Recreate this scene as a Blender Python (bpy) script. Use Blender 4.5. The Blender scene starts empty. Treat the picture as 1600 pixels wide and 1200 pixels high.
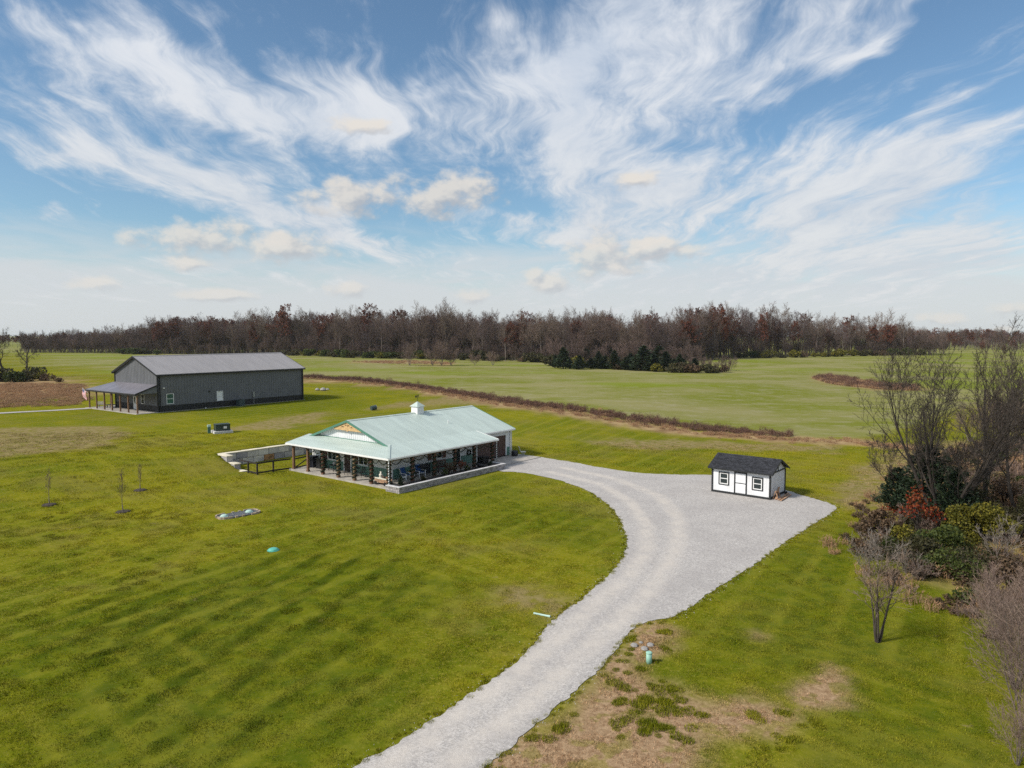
import bpy, math, random
import numpy as np
from mathutils import Vector, Matrix, noise as mnoise

R = math.radians
scene = bpy.context.scene
COL = scene.collection
random.seed(7)
np.random.seed(7)

# ------------------------------------------------------------------ camera
F_PX = 1109.0            # focal length in photo pixels (1600 wide)
HOR = 523.4              # horizon row of the photo
CAM_Z = 13.0
PITCH = math.atan((600 - HOR) / F_PX)
cam_data = bpy.data.cameras.new('camera')
cam = bpy.data.objects.new('camera', cam_data)
COL.objects.link(cam)
cam.location = (0, 0, CAM_Z)
cam.rotation_euler = (math.pi / 2 - PITCH, 0, 0)
cam_data.sensor_width = 36
cam_data.lens = 36 * F_PX / 1600
cam_data.clip_start = 0.5
cam_data.clip_end = 12000
scene.camera = cam

# ------------------------------------------------------------------ sun, exposure
SUN_EL = R(40)
SUN_DIR = Vector((-0.90, -0.43, 0)).normalized()      # horizontal direction towards the sun
SUN_ROT = math.atan2(SUN_DIR.x, SUN_DIR.y)
sv = Vector((SUN_DIR.x * math.cos(SUN_EL), SUN_DIR.y * math.cos(SUN_EL), math.sin(SUN_EL)))
sl = bpy.data.lights.new('sun', 'SUN')
sl.energy = 2.0
sl.angle = R(9)
sl.color = (1.0, 0.94, 0.85)
so = bpy.data.objects.new('sun', sl)
COL.objects.link(so)
so.rotation_euler = sv.to_track_quat('Z', 'Y').to_euler()
so.location = (-60, -20, 60)
scene.view_settings.view_transform = 'Standard'
scene.view_settings.look = 'None'
scene.view_settings.exposure = 1.15
scene.view_settings.gamma = 1.0
scene.view_settings.use_curve_mapping = False
scene.cycles.use_denoising = False      # keep the fine grain of grass and gravel
scene.cycles.max_bounces = 5
scene.cycles.transparent_max_bounces = 8


def unproject(x, y, z=0.0):
    dx = (x - 800) / F_PX
    dy = -(y - 600) / F_PX
    d = (dx, math.cos(PITCH) + dy * math.sin(PITCH), -math.sin(PITCH) + dy * math.cos(PITCH))
    t = (z - CAM_Z) / d[2]
    return Vector((d[0] * t, d[1] * t, z))


def at_depth(x, depth):
    """world x of photo column x at distance depth"""
    return (x - 800) / F_PX * depth


def sky_angles(x, y):
    dx = (x - 800) / F_PX
    dy = -(y - 600) / F_PX
    d = Vector((dx, math.cos(PITCH) + dy * math.sin(PITCH), -math.sin(PITCH) + dy * math.cos(PITCH))).normalized()
    return math.degrees(math.atan2(d.x, d.y)), math.degrees(math.asin(d.z))


# ------------------------------------------------------------------ node helper
class NT:
    def __init__(self, tree):
        self.t = tree
        self.n = tree.nodes
        self.l = tree.links

    def node(self, kind, **kw):
        n = self.n.new(kind)
        for k, v in kw.items():
            setattr(n, k, v)
        return n

    def plug(self, sock, val):
        if val is None:
            return
        if isinstance(val, bpy.types.NodeSocket):
            self.l.new(val, sock)
        else:
            if isinstance(val, (tuple, list)) and sock.type == 'RGBA' and len(val) == 3:
                val = (*val, 1.0)
            sock.default_value = val

    def math(self, op, a, b=None, c=None, clamp=False):
        n = self.node('ShaderNodeMath', operation=op)
        n.use_clamp = clamp
        for i, v in enumerate((a, b, c)):
            self.plug(n.inputs[i], v)
        return n.outputs[0]

    def vmath(self, op, a, b=None, out=0):
        n = self.node('ShaderNodeVectorMath', operation=op)
        self.plug(n.inputs[0], a)
        if b is not None:
            if op == 'SCALE':
                self.plug(n.inputs['Scale'], b)
            else:
                self.plug(n.inputs[1], b)
        return n.outputs[out]

    def mix(self, fac, a, b, mode='MIX'):
        n = self.node('ShaderNodeMix', data_type='RGBA', blend_type=mode)
        self.plug(n.inputs[0], fac)
        self.plug(n.inputs[6], a)
        self.plug(n.inputs[7], b)
        return n.outputs[2]

    def ramp(self, val, lo, hi, to0=0.0, to1=1.0, smooth=True):
        n = self.node('ShaderNodeMapRange')
        n.interpolation_type = 'SMOOTHSTEP' if smooth else 'LINEAR'
        n.clamp = True
        self.plug(n.inputs[0], val)
        for i, v in enumerate((lo, hi, to0, to1)):
            self.plug(n.inputs[i + 1], v)
        return n.outputs[0]

    def noise(self, vec, scale, detail=4, rough=0.55, dist=0.0, out=0):
        n = self.node('ShaderNodeTexNoise')
        self.plug(n.inputs['Vector'], vec)
        n.inputs['Scale'].default_value = scale
        n.inputs['Detail'].default_value = detail
        n.inputs['Roughness'].default_value = rough
        n.inputs['Distortion'].default_value = dist
        return n.outputs[out]

    def sep(self, v):
        n = self.node('ShaderNodeSeparateXYZ')
        self.plug(n.inputs[0], v)
        return n.outputs

    def comb(self, x, y, z=0.0):
        n = self.node('ShaderNodeCombineXYZ')
        for i, v in enumerate((x, y, z)):
            self.plug(n.inputs[i], v)
        return n.outputs[0]


# ------------------------------------------------------------------ world: sky with cirrus and small cumulus
world = bpy.data.worlds.new('World')
scene.world = world
world.use_nodes = True
world.cycles.sampling_method = 'MANUAL'
world.cycles.sample_map_resolution = 256
wt = NT(world.node_tree)
wt.n.clear()
SKY_STRENGTH = 0.058

# guide shapes measured on the sky: (photo x, photo y, half length px, half width px, tilt deg, weight)
CIRRUS = [
    (930, 60, 330, 120, -14, 1.0), (900, 200, 130, 75, 62, 0.9), (1130, 120, 260, 60, -24, 0.55),
    (560, 195, 150, 62, 6, 1.0), (150, 90, 210, 55, 17, 0.85), (330, 130, 200, 45, 30, 0.55),
    (150, 245, 260, 42, 8, 0.75), (380, 300, 260, 40, 21, 0.75), (60, 320, 90, 20, 8, 0.6),
    (560, 365, 120, 18, 14, 0.6), (1050, 300, 260, 62, -12, 0.85), (1330, 330, 330, 75, -14, 0.72),
    (1450, 240, 200, 40, -20, 0.65), (1300, 60, 260, 28, -24, 0.4), (1530, 130, 120, 30, -26, 0.5),
    (760, 345, 200, 16, 4, 0.4), (330, 40, 160, 30, 40, 0.35), (690, 120, 90, 12, 58, 0.30),
    (1500, 400, 260, 60, -6, 0.6), (1250, 390, 480, 90, -6, 0.30), (950, 440, 300, 40, 0, 0.4), (120, 440, 260, 26, 2, 0.5), (430, 430, 200, 14, 3, 0.4),
]
CUMULUS = [
    (330, 375, 92, 27), (425, 385, 72, 25), (470, 393, 44, 15), (298, 410, 34, 12),
    (935, 397, 66, 32), (1015, 388, 52, 18), (1075, 391, 40, 11), (855, 444, 28, 18), (834, 427, 18, 10),
    (548, 305, 66, 26), (690, 303, 72, 30), (560, 197, 46, 14), (990, 280, 30, 17),
    (130, 444, 46, 13), (335, 461, 50, 9), (545, 450, 30, 12), (735, 462, 22, 12),
    (1480, 498, 52, 10), (1572, 484, 36, 13), (1572, 517, 26, 9), (1440, 497, 18, 9),
]


def px_ellipse(x, y, a, b):
    az, el = sky_angles(x, y)
    az1, _ = sky_angles(x + a, y)
    _, el1 = sky_angles(x, y - b)
    return az, el, abs(az1 - az), abs(el1 - el)


def fold_azimuth(w, az):
    # the same kind of sky goes on all round: the pattern mirrors every 76 degrees
    n = w.math('PINGPONG', w.math('ADD', az, 38.0 + 76 * 4), 76.0)
    return w.math('SUBTRACT', n, 38.0)


def make_field_group(name, shapes, soft):
    """sum (cirrus) or soft maximum (cumulus) of tilted ellipses in azimuth and elevation"""
    g = bpy.data.node_groups.new(name, 'ShaderNodeTree')
    g.interface.new_socket('Angles', in_out='INPUT', socket_type='NodeSocketVector')
    g.interface.new_socket('Value', in_out='OUTPUT', socket_type='NodeSocketFloat')
    w = NT(g)
    gi = w.node('NodeGroupInput')
    go = w.node('NodeGroupOutput')
    acc = None
    for s in shapes:
        az, el, a, b = px_ellipse(*s[:4])
        mp = w.node('ShaderNodeMapping', vector_type='TEXTURE')
        w.l.new(gi.outputs[0], mp.inputs['Vector'])
        mp.inputs['Location'].default_value = (az, el, 0)
        if soft:
            mp.inputs['Rotation'].default_value = (0, 0, R(-s[4]))
            mp.inputs['Scale'].default_value = (a * 2.25, b * 2.25, 1)
        else:
            mp.inputs['Scale'].default_value = (a * 1.9, b * 1.9, 1)
        gr = w.node('ShaderNodeTexGradient', gradient_type='QUADRATIC_SPHERE' if soft else 'SPHERICAL')
        w.l.new(mp.outputs[0], gr.inputs[0])
        val = gr.outputs['Fac']
        if soft:
            acc = w.math('MULTIPLY', val, s[5]) if acc is None else w.math('MULTIPLY_ADD', val, s[5], acc)
        else:
            acc = val if acc is None else w.math('MAXIMUM', acc, val)
    w.l.new(acc, go.inputs[0])
    return g


g_cir = make_field_group('cirrus_field', CIRRUS, True)
g_cum = make_field_group('cumulus_field', CUMULUS, False)

out = wt.node('ShaderNodeOutputWorld')
bg = wt.node('ShaderNodeBackground')
bg.inputs['Strength'].default_value = SKY_STRENGTH
sky = wt.node('ShaderNodeTexSky')
sky.sky_type = 'NISHITA'
sky.sun_disc = False
sky.sun_elevation = SUN_EL
sky.sun_rotation = SUN_ROT
sky.altitude = 150
sky.air_density = 1.0
sky.dust_density = 0.6
sky.ozone_density = 2.0
dirv = wt.node('ShaderNodeTexCoord').outputs['Generated']
dx, dy, dz = wt.sep(dirv)
azr = wt.math('MULTIPLY', wt.math('ARCTAN2', dx, dy), 180 / math.pi)
az = fold_azimuth(wt, azr)
el = wt.math('MULTIPLY', wt.math('ARCSINE', dz), 180 / math.pi)
zz = wt.math('MAXIMUM', dz, 0.0)
plane = wt.vmath('DIVIDE', wt.comb(dx, dy, 0), wt.comb(*[wt.math('ADD', zz, 0.10)] * 2, 1.0))
# large warp, then streaks running away from the camera
warp = wt.vmath('SCALE', wt.vmath('SUBTRACT', wt.noise(plane, 0.9, 3, 0.5, out=1), (0.5, 0.5, 0.5)), 0.75)
pw = wt.vmath('ADD', plane, warp)
pst = wt.vmath('MULTIPLY', pw, (3.2, 0.50, 1))
n_streak = wt.noise(pst, 1.5, 6, 0.60, 0.25)
n_body = wt.noise(pw, 1.15, 4, 0.55, 0.3)
n_fine = wt.noise(wt.vmath('MULTIPLY', pw, (1.9, 0.7, 1)), 6.0, 6, 0.68, 0.3)
dirn = wt.vmath('MULTIPLY', dirv, (1, 1, 1.6))
n_az = wt.math('MULTIPLY', wt.math('SUBTRACT', wt.noise(dirn, 6.0, 3, 0.55), 0.5), 16.0)
n_el = wt.math('MULTIPLY', wt.math('SUBTRACT', wt.noise(wt.vmath('ADD', dirn, (7.3, 2.1, 4.4)), 7.0, 3, 0.55), 0.5), 7.0)
gc = wt.node('ShaderNodeGroup', node_tree=g_cir)
wt.l.new(wt.comb(wt.math('ADD', az, n_az), wt.math('ADD', el, n_el)), gc.inputs[0])
# above the frame the cirrus goes on with an average cover
high = wt.math('MULTIPLY', wt.ramp(el, 20, 34), 0.55)
guide = wt.math('MAXIMUM', wt.math('MINIMUM', gc.outputs[0], 1.25), high)
tex = wt.math('ADD', wt.math('MULTIPLY', n_streak, 0.55), wt.math('ADD', wt.math('MULTIPLY', n_body, 0.30), wt.math('MULTIPLY', n_fine, 0.30)))
cir = wt.math('ADD', wt.math('MULTIPLY', wt.math('SUBTRACT', tex, 0.562), 2.7), wt.math('SUBTRACT', wt.math('MULTIPLY', guide, 1.05), 0.20))
cir_a = wt.math('MULTIPLY', wt.ramp(cir, -0.02, 0.80), 0.95)
# cumulus puffs
pv = wt.vmath('MULTIPLY', dirv, (1, 1, 1.5))
n_puff = wt.noise(pv, 22.0, 6, 0.58)
n_puff2 = wt.noise(wt.vmath('ADD', pv, tuple(v * 0.012 for v in (SUN_DIR.x, SUN_DIR.y, 0.9))), 22.0, 3, 0.55)
puff = wt.math('MULTIPLY', wt.math('SUBTRACT', n_puff, 0.5), 1.9)


def cum_at(daz, de):
    g = wt.node('ShaderNodeGroup', node_tree=g_cum)
    wt.l.new(wt.comb(wt.math('ADD', az, daz), wt.math('ADD', el, de)), g.inputs[0])
    return g.outputs[0]


c_here = cum_at(0.0, 0.0)
cum0 = wt.math('ADD', c_here, wt.math('MULTIPLY', puff, wt.ramp(c_here, 0.0, 0.25)))
cum_a = wt.ramp(cum0, 0.26, 0.80)
# lit from the left and above, grey to the right and below
shade = wt.math('ADD', wt.math('SUBTRACT', c_here, cum_at(-0.55, 0.50)), wt.math('MULTIPLY', wt.math('SUBTRACT', n_puff, n_puff2), 1.6))
lit = wt.ramp(shade, -0.28, 0.26)
k = 0.775 / SKY_STRENGTH
cum_col = wt.mix(lit, (0.285 * k, 0.29 * k, 0.305 * k), (0.475 * k, 0.44 * k, 0.395 * k))
cir_col = wt.mix(wt.ramp(el, 3, 22), (0.40 * k, 0.413 * k, 0.428 * k), (0.425 * k, 0.445 * k, 0.480 * k))
cir_col = wt.mix(wt.ramp(tex, 0.42, 0.72), wt.mix(1.0, cir_col, (0.80, 0.86, 0.93), 'MULTIPLY'), wt.mix(1.0, cir_col, (1.08, 1.07, 1.05), 'MULTIPLY'))
low = wt.math('MULTIPLY', wt.ramp(wt.math('ADD', el, wt.math('MULTIPLY', wt.math('SUBTRACT', n_body, 0.5), 7.0)), 8.5, 3.0), 0.90)
skyc = wt.mix(1.0, sky.outputs[0], (0.80, 0.93, 0.95), 'MULTIPLY')
c1 = wt.mix(low, skyc, (0.385 * k, 0.40 * k, 0.415 * k))
c2 = wt.mix(cir_a, c1, cir_col)
c3 = wt.mix(wt.math('MULTIPLY', cum_a, wt.ramp(el, 1.5, 9.0, 0.45, 0.80)), c2, cum_col)
wt.l.new(c3, bg.inputs['Color'])
wt.l.new(bg.outputs[0], out.inputs['Surface'])


# ------------------------------------------------------------------ mesh helpers
class MB:
    def __init__(self):
        self.v = []
        self.f = []
        self.m = []

    def add(self, vs, fs, mi=0):
        b = len(self.v)
        self.v.extend(vs)
        for f in fs:
            self.f.append(tuple(i + b for i in f))
            self.m.append(mi)

    def box(self, x0, x1, y0, y1, z0, z1, mi=0):
        if x0 > x1: x0, x1 = x1, x0
        if y0 > y1: y0, y1 = y1, y0
        if z0 > z1: z0, z1 = z1, z0
        self.add([(x0, y0, z0), (x1, y0, z0), (x1, y1, z0), (x0, y1, z0), (x0, y0, z1), (x1, y0, z1), (x1, y1, z1), (x0, y1, z1)],
                 [(0, 3, 2, 1), (4, 5, 6, 7), (0, 1, 5, 4), (1, 2, 6, 5), (2, 3, 7, 6), (3, 0, 4, 7)], mi)
        return self

    def prism(self, poly, vec, mi=0):
        """closed prism: a polygon of 3d points swept along vec"""
        n = len(poly)
        a = [tuple(p) for p in poly]
        b = [(p[0] + vec[0], p[1] + vec[1], p[2] + vec[2]) for p in poly]
        nrm = Vector((0, 0, 0))
        for i in range(n):
            nrm += Vector(a[i]).cross(Vector(a[(i + 1) % n]))
        fl = nrm.dot(Vector(vec)) > 0
        fs = [tuple(range(n)), tuple(range(2 * n - 1, n - 1, -1))]
        fs += [(i, i + n, (i + 1) % n + n, (i + 1) % n) for i in range(n)]
        if fl:
            fs = [tuple(reversed(f)) for f in fs]
        self.add(a + b, fs, mi)
        return self

    def beam(self, p, q, w, h, up=(0, 0, 1), mi=0):
        p, q, up = Vector(p), Vector(q), Vector(up)
        d = (q - p).normalized()
        s = d.cross(up)
        if s.length < 1e-4:
            s = d.cross(Vector((1, 0, 0)))
        s.normalize()
        t = s.cross(d)
        o = [s * (-w / 2) + t * (-h / 2), s * (w / 2) + t * (-h / 2), s * (w / 2) + t * (h / 2), s * (-w / 2) + t * (h / 2)]
        self.add([tuple(p + k) for k in o] + [tuple(q + k) for k in o],
                 [(0, 1, 2, 3), (7, 6, 5, 4), (0, 4, 5, 1), (1, 5, 6, 2), (2, 6, 7, 3), (3, 7, 4, 0)], mi)
        return self

    def tube(self, pts, rads, n=6, mi=0, cap=True):
        b = len(self.v)
        prev = None
        m = len(pts)
        for i in range(m):
            p = pts[i]
            a = pts[max(i - 1, 0)]
            c = pts[min(i + 1, m - 1)]
            tx, ty, tz = c[0] - a[0], c[1] - a[1], c[2] - a[2]
            L = math.sqrt(tx * tx + ty * ty + tz * tz) or 1.0
            tx, ty, tz = tx / L, ty / L, tz / L
            if abs(tz) < 0.9:
                sx, sy, sz = ty, -tx, 0.0
            else:
                sx, sy, sz = 0.0, tz, -ty
            L = math.sqrt(sx * sx + sy * sy + sz * sz) or 1.0
            sx, sy, sz = sx / L, sy / L, sz / L
            ux, uy, uz = sy * tz - sz * ty, sz * tx - sx * tz, sx * ty - sy * tx
            r = rads[i]
            for k in range(n):
                ca = math.cos(2 * math.pi * k / n) * r
                sa = math.sin(2 * math.pi * k / n) * r
                self.v.append((p[0] + sx * ca + ux * sa, p[1] + sy * ca + uy * sa, p[2] + sz * ca + uz * sa))
        for i in range(m - 1):
            for k in range(n):
                k2 = (k + 1) % n
                self.f.append((b + i * n + k, b + i * n + k2, b + (i + 1) * n + k2, b + (i + 1) * n + k))
                self.m.append(mi)
        if cap:
            self.f.append(tuple(b + k for k in reversed(range(n))))
            self.f.append(tuple(b + (m - 1) * n + k for k in range(n)))
            self.m += [mi, mi]
        return self

    def lathe(self, prof, n=16, c=(0, 0, 0), mi=0):
        """profile of (radius, z)"""
        vs, fs = [], []
        for r, z in prof:
            for k in range(n):
                a = 2 * math.pi * k / n
                vs.append((c[0] + r * math.cos(a), c[1] + r * math.sin(a), c[2] + z))
        for i in range(len(prof) - 1):
            for k in range(n):
                k2 = (k + 1) % n
                fs.append((i * n + k, i * n + k2, (i + 1) * n + k2, (i + 1) * n + k))
        fs.append(tuple(reversed(range(n))))
        fs.append(tuple((len(prof) - 1) * n + k for k in range(n)))
        self.add(vs, fs, mi)
        return self

    def mesh(self, name, mats, smooth=False):
        me = bpy.data.meshes.new(name)
        me.from_pydata([tuple(v) for v in self.v], [], self.f)
        for m in (mats if isinstance(mats, (list, tuple)) else [mats]):
            me.materials.append(m)
        if any(self.m):
            me.polygons.foreach_set('material_index', self.m)
        if smooth:
            me.polygons.foreach_set('use_smooth', [True] * len(me.polygons))
        me.update()
        return me

    def build(self, name, mats, parent=None, smooth=False, loc=None):
        o = bpy.data.objects.new(name, self.mesh(name, mats, smooth))
        COL.objects.link(o)
        if parent is not None:
            o.parent = parent
        if loc is not None:
            o.location = loc
        return o


def tag(o, label=None, cat=None, group=None, kind=None):
    if label: o['label'] = label
    if cat: o['category'] = cat
    if group: o['group'] = group
    if kind: o['kind'] = kind
    return o


def thing(name, label, cat, loc=(0, 0, 0), rz=0.0, group=None):
    o = bpy.data.objects.new(name, None)
    COL.objects.link(o)
    o.location = loc
    o.rotation_euler = (0, 0, rz)
    o.empty_display_size = 0.2
    return tag(o, label, cat, group)


def place_mesh(me, name, parent=None, loc=None, rz=0.0, sc=None):
    o = bpy.data.objects.new(name, me)
    COL.objects.link(o)
    if parent is not None: o.parent = parent
    if loc is not None: o.location = loc
    o.rotation_euler = (0, 0, rz)
    if sc is not None: o.scale = sc if isinstance(sc, (tuple, list)) else (sc, sc, sc)
    return o


# ------------------------------------------------------------------ materials
MATS = {}


def mat(name, col, rough=0.7, var=0.12, scale=3.0, bump=0.0, bscale=None, metal=0.0, spec=0.4, col2=None, detail=5, island=0.0, stretch=None, perobj=0.0):
    m = bpy.data.materials.new(name)
    m.use_nodes = True
    w = NT(m.node_tree)
    b = w.n['Principled BSDF']
    tc = w.node('ShaderNodeTexCoord').outputs['Object']
    if stretch:
        tc = w.vmath('MULTIPLY', tc, stretch)
    n = w.noise(tc, scale, detail, 0.6)
    f = w.ramp(n, 0.3, 0.7)
    c2 = col2 or tuple(max(0, c * (1 - 2 * var)) for c in col)
    c1 = col if col2 else tuple(min(1, c * (1 + var)) for c in col)
    cc = w.mix(f, c2, c1)
    if perobj:
        oi = w.node('ShaderNodeObjectInfo').outputs['Random']
        cc = w.mix(1.0, cc, w.mix(oi, (1 - perobj, 1 - perobj, 1 - perobj * 0.8), (1 + perobj, 1 + perobj * 0.92, 1 + perobj * 0.75)), 'MULTIPLY')
    if island:
        g = w.node('ShaderNodeNewGeometry').outputs['Random Per Island']
        cc = w.mix(1.0, cc, w.mix(g, (1 - island,) * 3, (1 + island,) * 3), 'MULTIPLY')
    w.plug(b.inputs['Base Color'], cc)
    b.inputs['Roughness'].default_value = rough
    b.inputs['Metallic'].default_value = metal
    b.inputs['Specular IOR Level'].default_value = spec
    if bump:
        bn = w.node('ShaderNodeBump')
        bn.inputs['Strength'].default_value = bump
        bn.inputs['Distance'].default_value = 0.02
        w.plug(bn.inputs['Height'], w.noise(tc, bscale or scale * 6, 4, 0.6))
        w.l.new(bn.outputs[0], b.inputs['Normal'])
    MATS[name] = m
    return m


def leaf_mat(name, cols, trans=0.25, rough=0.6):
    """foliage whose leaves differ one from another"""
    m = bpy.data.materials.new(name)
    m.use_nodes = True
    w = NT(m.node_tree)
    b = w.n['Principled BSDF']
    rnd = w.node('ShaderNodeNewGeometry').outputs['Random Per Island']
    cr = w.node('ShaderNodeValToRGB')
    el_ = cr.color_ramp.elements
    while len(el_) < len(cols):
        el_.new(0.5)
    for i, c in enumerate(cols):
        el_[i].position = i / max(1, len(cols) - 1)
        el_[i].color = (*c, 1)
    w.l.new(rnd, cr.inputs[0])
    oi = w.node('ShaderNodeObjectInfo').outputs['Random']
    c = w.mix(1.0, cr.outputs[0], w.mix(oi, (0.82, 0.84, 0.84), (1.18, 1.14, 1.12)), 'MULTIPLY')
    w.plug(b.inputs['Base Color'], c)
    b.inputs['Roughness'].default_value = rough
    b.inputs['Specular IOR Level'].default_value = 0.2
    tr = w.node('ShaderNodeBsdfTranslucent')
    w.plug(tr.inputs[0], c)
    mx = w.node('ShaderNodeMixShader')
    mx.inputs[0].default_value = trans
    w.l.new(b.outputs[0], mx.inputs[1])
    w.l.new(tr.outputs[0], mx.inputs[2])
    w.l.new(mx.outputs[0], w.n['Material Output'].inputs['Surface'])
    MATS[name] = m
    return m


# ------------------------------------------------------------------ terrain
H_TH = 0.905
H_C = Vector((-10.388, 59.298, 0))


def house_uv(x, y):
    rx, ry = x - H_C.x, y - H_C.y
    return -math.sin(H_TH) * rx + math.cos(H_TH) * ry, math.cos(H_TH) * rx + math.sin(H_TH) * ry


def sstep(a, b, x):
    t = np.clip((x - a) / (b - a), 0, 1)
    return t * t * (3 - 2 * t)


_TAB = {}


def vnoise(x, y, s, seed=0):
    """smooth lattice noise in 0..1 for arrays"""
    if seed not in _TAB:
        _TAB[seed] = np.random.RandomState(seed + 11).rand(256, 256)
    tab = _TAB[seed]
    X, Y = np.asarray(x) / s + 1000.5, np.asarray(y) / s + 1000.5
    xi, yi = np.floor(X).astype(int), np.floor(Y).astype(int)
    fx, fy = X - xi, Y - yi
    fx, fy = fx * fx * (3 - 2 * fx), fy * fy * (3 - 2 * fy)
    a = tab[xi % 256, yi % 256]; b = tab[(xi + 1) % 256, yi % 256]
    c = tab[xi % 256, (yi + 1) % 256]; d = tab[(xi + 1) % 256, (yi + 1) % 256]
    return (a * (1 - fx) + b * fx) * (1 - fy) + (c * (1 - fx) + d * fx) * fy


def fbm(x, y, s, seed=0, o=4):
    t, a, tot = 0, 1.0, 0
    for i in range(o):
        t = t + vnoise(x, y, s / 2 ** i, seed + i * 5) * a
        tot += a
        a *= 0.55
    return t / tot


def height(x, y):
    x = np.asarray(x, float); y = np.asarray(y, float)
    u, v = house_uv(x, y)
    w = 5.5 + np.maximum(0, -4 - v) * 0.9
    u0 = 15.6 - np.maximum(0, -4 - v) * 0.1
    side = 1.4 * sstep(u0, u0 + w, u)
    back = 1.4 * sstep(24, 46, v) * sstep(-10, 20, u)
    z = np.maximum(side, back)
    # yard cut level in front of the retaining wall
    yard = (sstep(-3.75, -3.55, v)) * (1 - sstep(20.75, 21.0, u)) * (1 - sstep(24, 32, v))
    z = z * (1 - yard)
    # slow swells far out, none where things are built
    far = sstep(110, 220, y)
    z = z + far * ((fbm(x, y, 160, 3, 2) - 0.5) * 2.2) * (1 - sstep(500, 900, y))
    d = np.hypot(x, y)
    z = np.where(d > 900, z * np.clip(1 - (d - 900) / 600, 0, 1), z)
    return z


def hgt(x, y):
    return float(height(np.array([x]), np.array([y]))[0])


def ground_pt(x, y, it=12):
    """photo pixel to the point of the terrain under it"""
    z = 0.0
    for _ in range(it):
        p = unproject(x, y, z)
        z = 0.5 * z + 0.5 * hgt(p.x, p.y)
    return Vector((p.x, p.y, hgt(p.x, p.y)))


def poly_px(pts):
    return np.array([unproject(*p)[:2] for p in pts])


def sd_poly(x, y, poly):
    """signed distance to a polygon, negative inside"""
    px, py = np.asarray(x), np.asarray(y)
    d = np.full(px.shape, 1e18)
    inside = np.zeros(px.shape, bool)
    n = len(poly)
    for i in range(n):
        ax, ay = poly[i]; bx, by = poly[(i + 1) % n]
        ex, ey = bx - ax, by - ay
        t = np.clip(((px - ax) * ex + (py - ay) * ey) / (ex * ex + ey * ey + 1e-12), 0, 1)
        d = np.minimum(d, (px - ax - ex * t) ** 2 + (py - ay - ey * t) ** 2)
        c = ((ay > py) != (by > py)) & (px < (bx - ax) * (py - ay) / (by - ay + 1e-12) + ax)
        inside ^= c
    d = np.sqrt(d)
    return np.where(inside, -d, d)


def sd_line(x, y, line):
    px, py = np.asarray(x), np.asarray(y)
    d = np.full(px.shape, 1e18)
    for (ax, ay), (bx, by) in zip(line[:-1], line[1:]):
        ex, ey = bx - ax, by - ay
        t = np.clip(((px - ax) * ex + (py - ay) * ey) / (ex * ex + ey * ey + 1e-12), 0, 1)
        d = np.minimum(d, (px - ax - ex * t) ** 2 + (py - ay - ey * t) ** 2)
    return np.sqrt(d)


# outlines measured on the ground
DRIVE_L = [(540, 1215), (640, 1150), (735, 1085), (820, 1022), (868, 966), (905, 940), (930, 917), (963, 887), (979, 853), (972, 818), (948, 787), (905, 761), (850, 745), (810, 738), (778, 735)]
DRIVE_R = [(722, 1215), (850, 1122), (935, 1047), (985, 987), (1010, 973), (1060, 960), (1110, 926), (1165, 892), (1215, 856), (1260, 826), (1303, 799), (1300, 788), (1250, 773), (1222, 764), (1180, 752), (1120, 743), (1060, 742), (1000, 739), (940, 731), (880, 720), (825, 713), (800, 720)]
P_DRIVE = poly_px(DRIVE_L + DRIVE_R[::-1])
HEDGE = poly_px([(476, 600), (520, 603), (560, 605), (640, 615), (720, 628), (800, 643), (900, 656), (1000, 665), (1100, 673), (1190, 679), (1235, 682)])
STRAW = poly_px([(430, 606), (560, 607), (640, 618), (720, 632), (800, 648), (900, 661), (1000, 671), (1100, 679), (1235, 687), (1330, 690), (1420, 700)])
P_FIELD = poly_px([(30, 560), (150, 590), (300, 597), (476, 600), (560, 605), (640, 615), (720, 628), (800, 643), (900, 656), (1000, 665), (1100, 673), (1235, 684), (1350, 684), (1420, 668), (1500, 640), (1700, 610), (2600, 560), (2600, 530), (-900, 530), (-900, 548)])
P_TAN = [poly_px(p) for p in (
    [(715, 1220), (850, 1127), (935, 1052), (985, 992), (1012, 978), (1035, 990), (1025, 1012), (990, 1040), (1050, 1080), (1110, 1102), (1180, 1088), (1262, 1130), (1215, 1160), (1120, 1160), (1080, 1220)],
    [(1248, 1092), (1275, 1078), (1298, 1042), (1304, 1046), (1296, 1078), (1312, 1096), (1285, 1094), (1262, 1106)], [(1180, 985), (1200, 992), (1180, 1000), (1150, 975)])]
P_DRY = [poly_px(p) for p in (
    [(-60, 690), (60, 684), (150, 684), (200, 697), (170, 716), (60, 730), (-60, 745)],
    [(352, 690), (420, 672), (500, 660), (500, 672), (430, 688)],
    [(806, 926), (812, 925), (818, 934), (812, 936)], [(822, 938), (836, 937), (846, 944), (830, 944)], [(868, 958), (885, 945), (888, 950), (874, 962)],
    [(1300, 760), (1380, 745), (1400, 790), (1330, 795)], [(1350, 730), (1420, 700), (1520, 690), (1700, 690), (1700, 800), (1400, 790)],
    [(560, 655), (700, 632), (830, 650), (700, 645)], [(900, 690), (1100, 690), (1300, 700), (1300, 706), (1000, 700)])]
P_WEED_L = poly_px([(-200, 606), (60, 600), (128, 603), (136, 625), (110, 634), (-200, 643)])
P_WEED_M = poly_px([(1272, 594), (1300, 590), (1370, 597), (1430, 602), (1430, 610), (1370, 607), (1300, 602)])
P_BARE = poly_px([(545, 571), (640, 569), (720, 573), (700, 576), (600, 575)])
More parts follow.
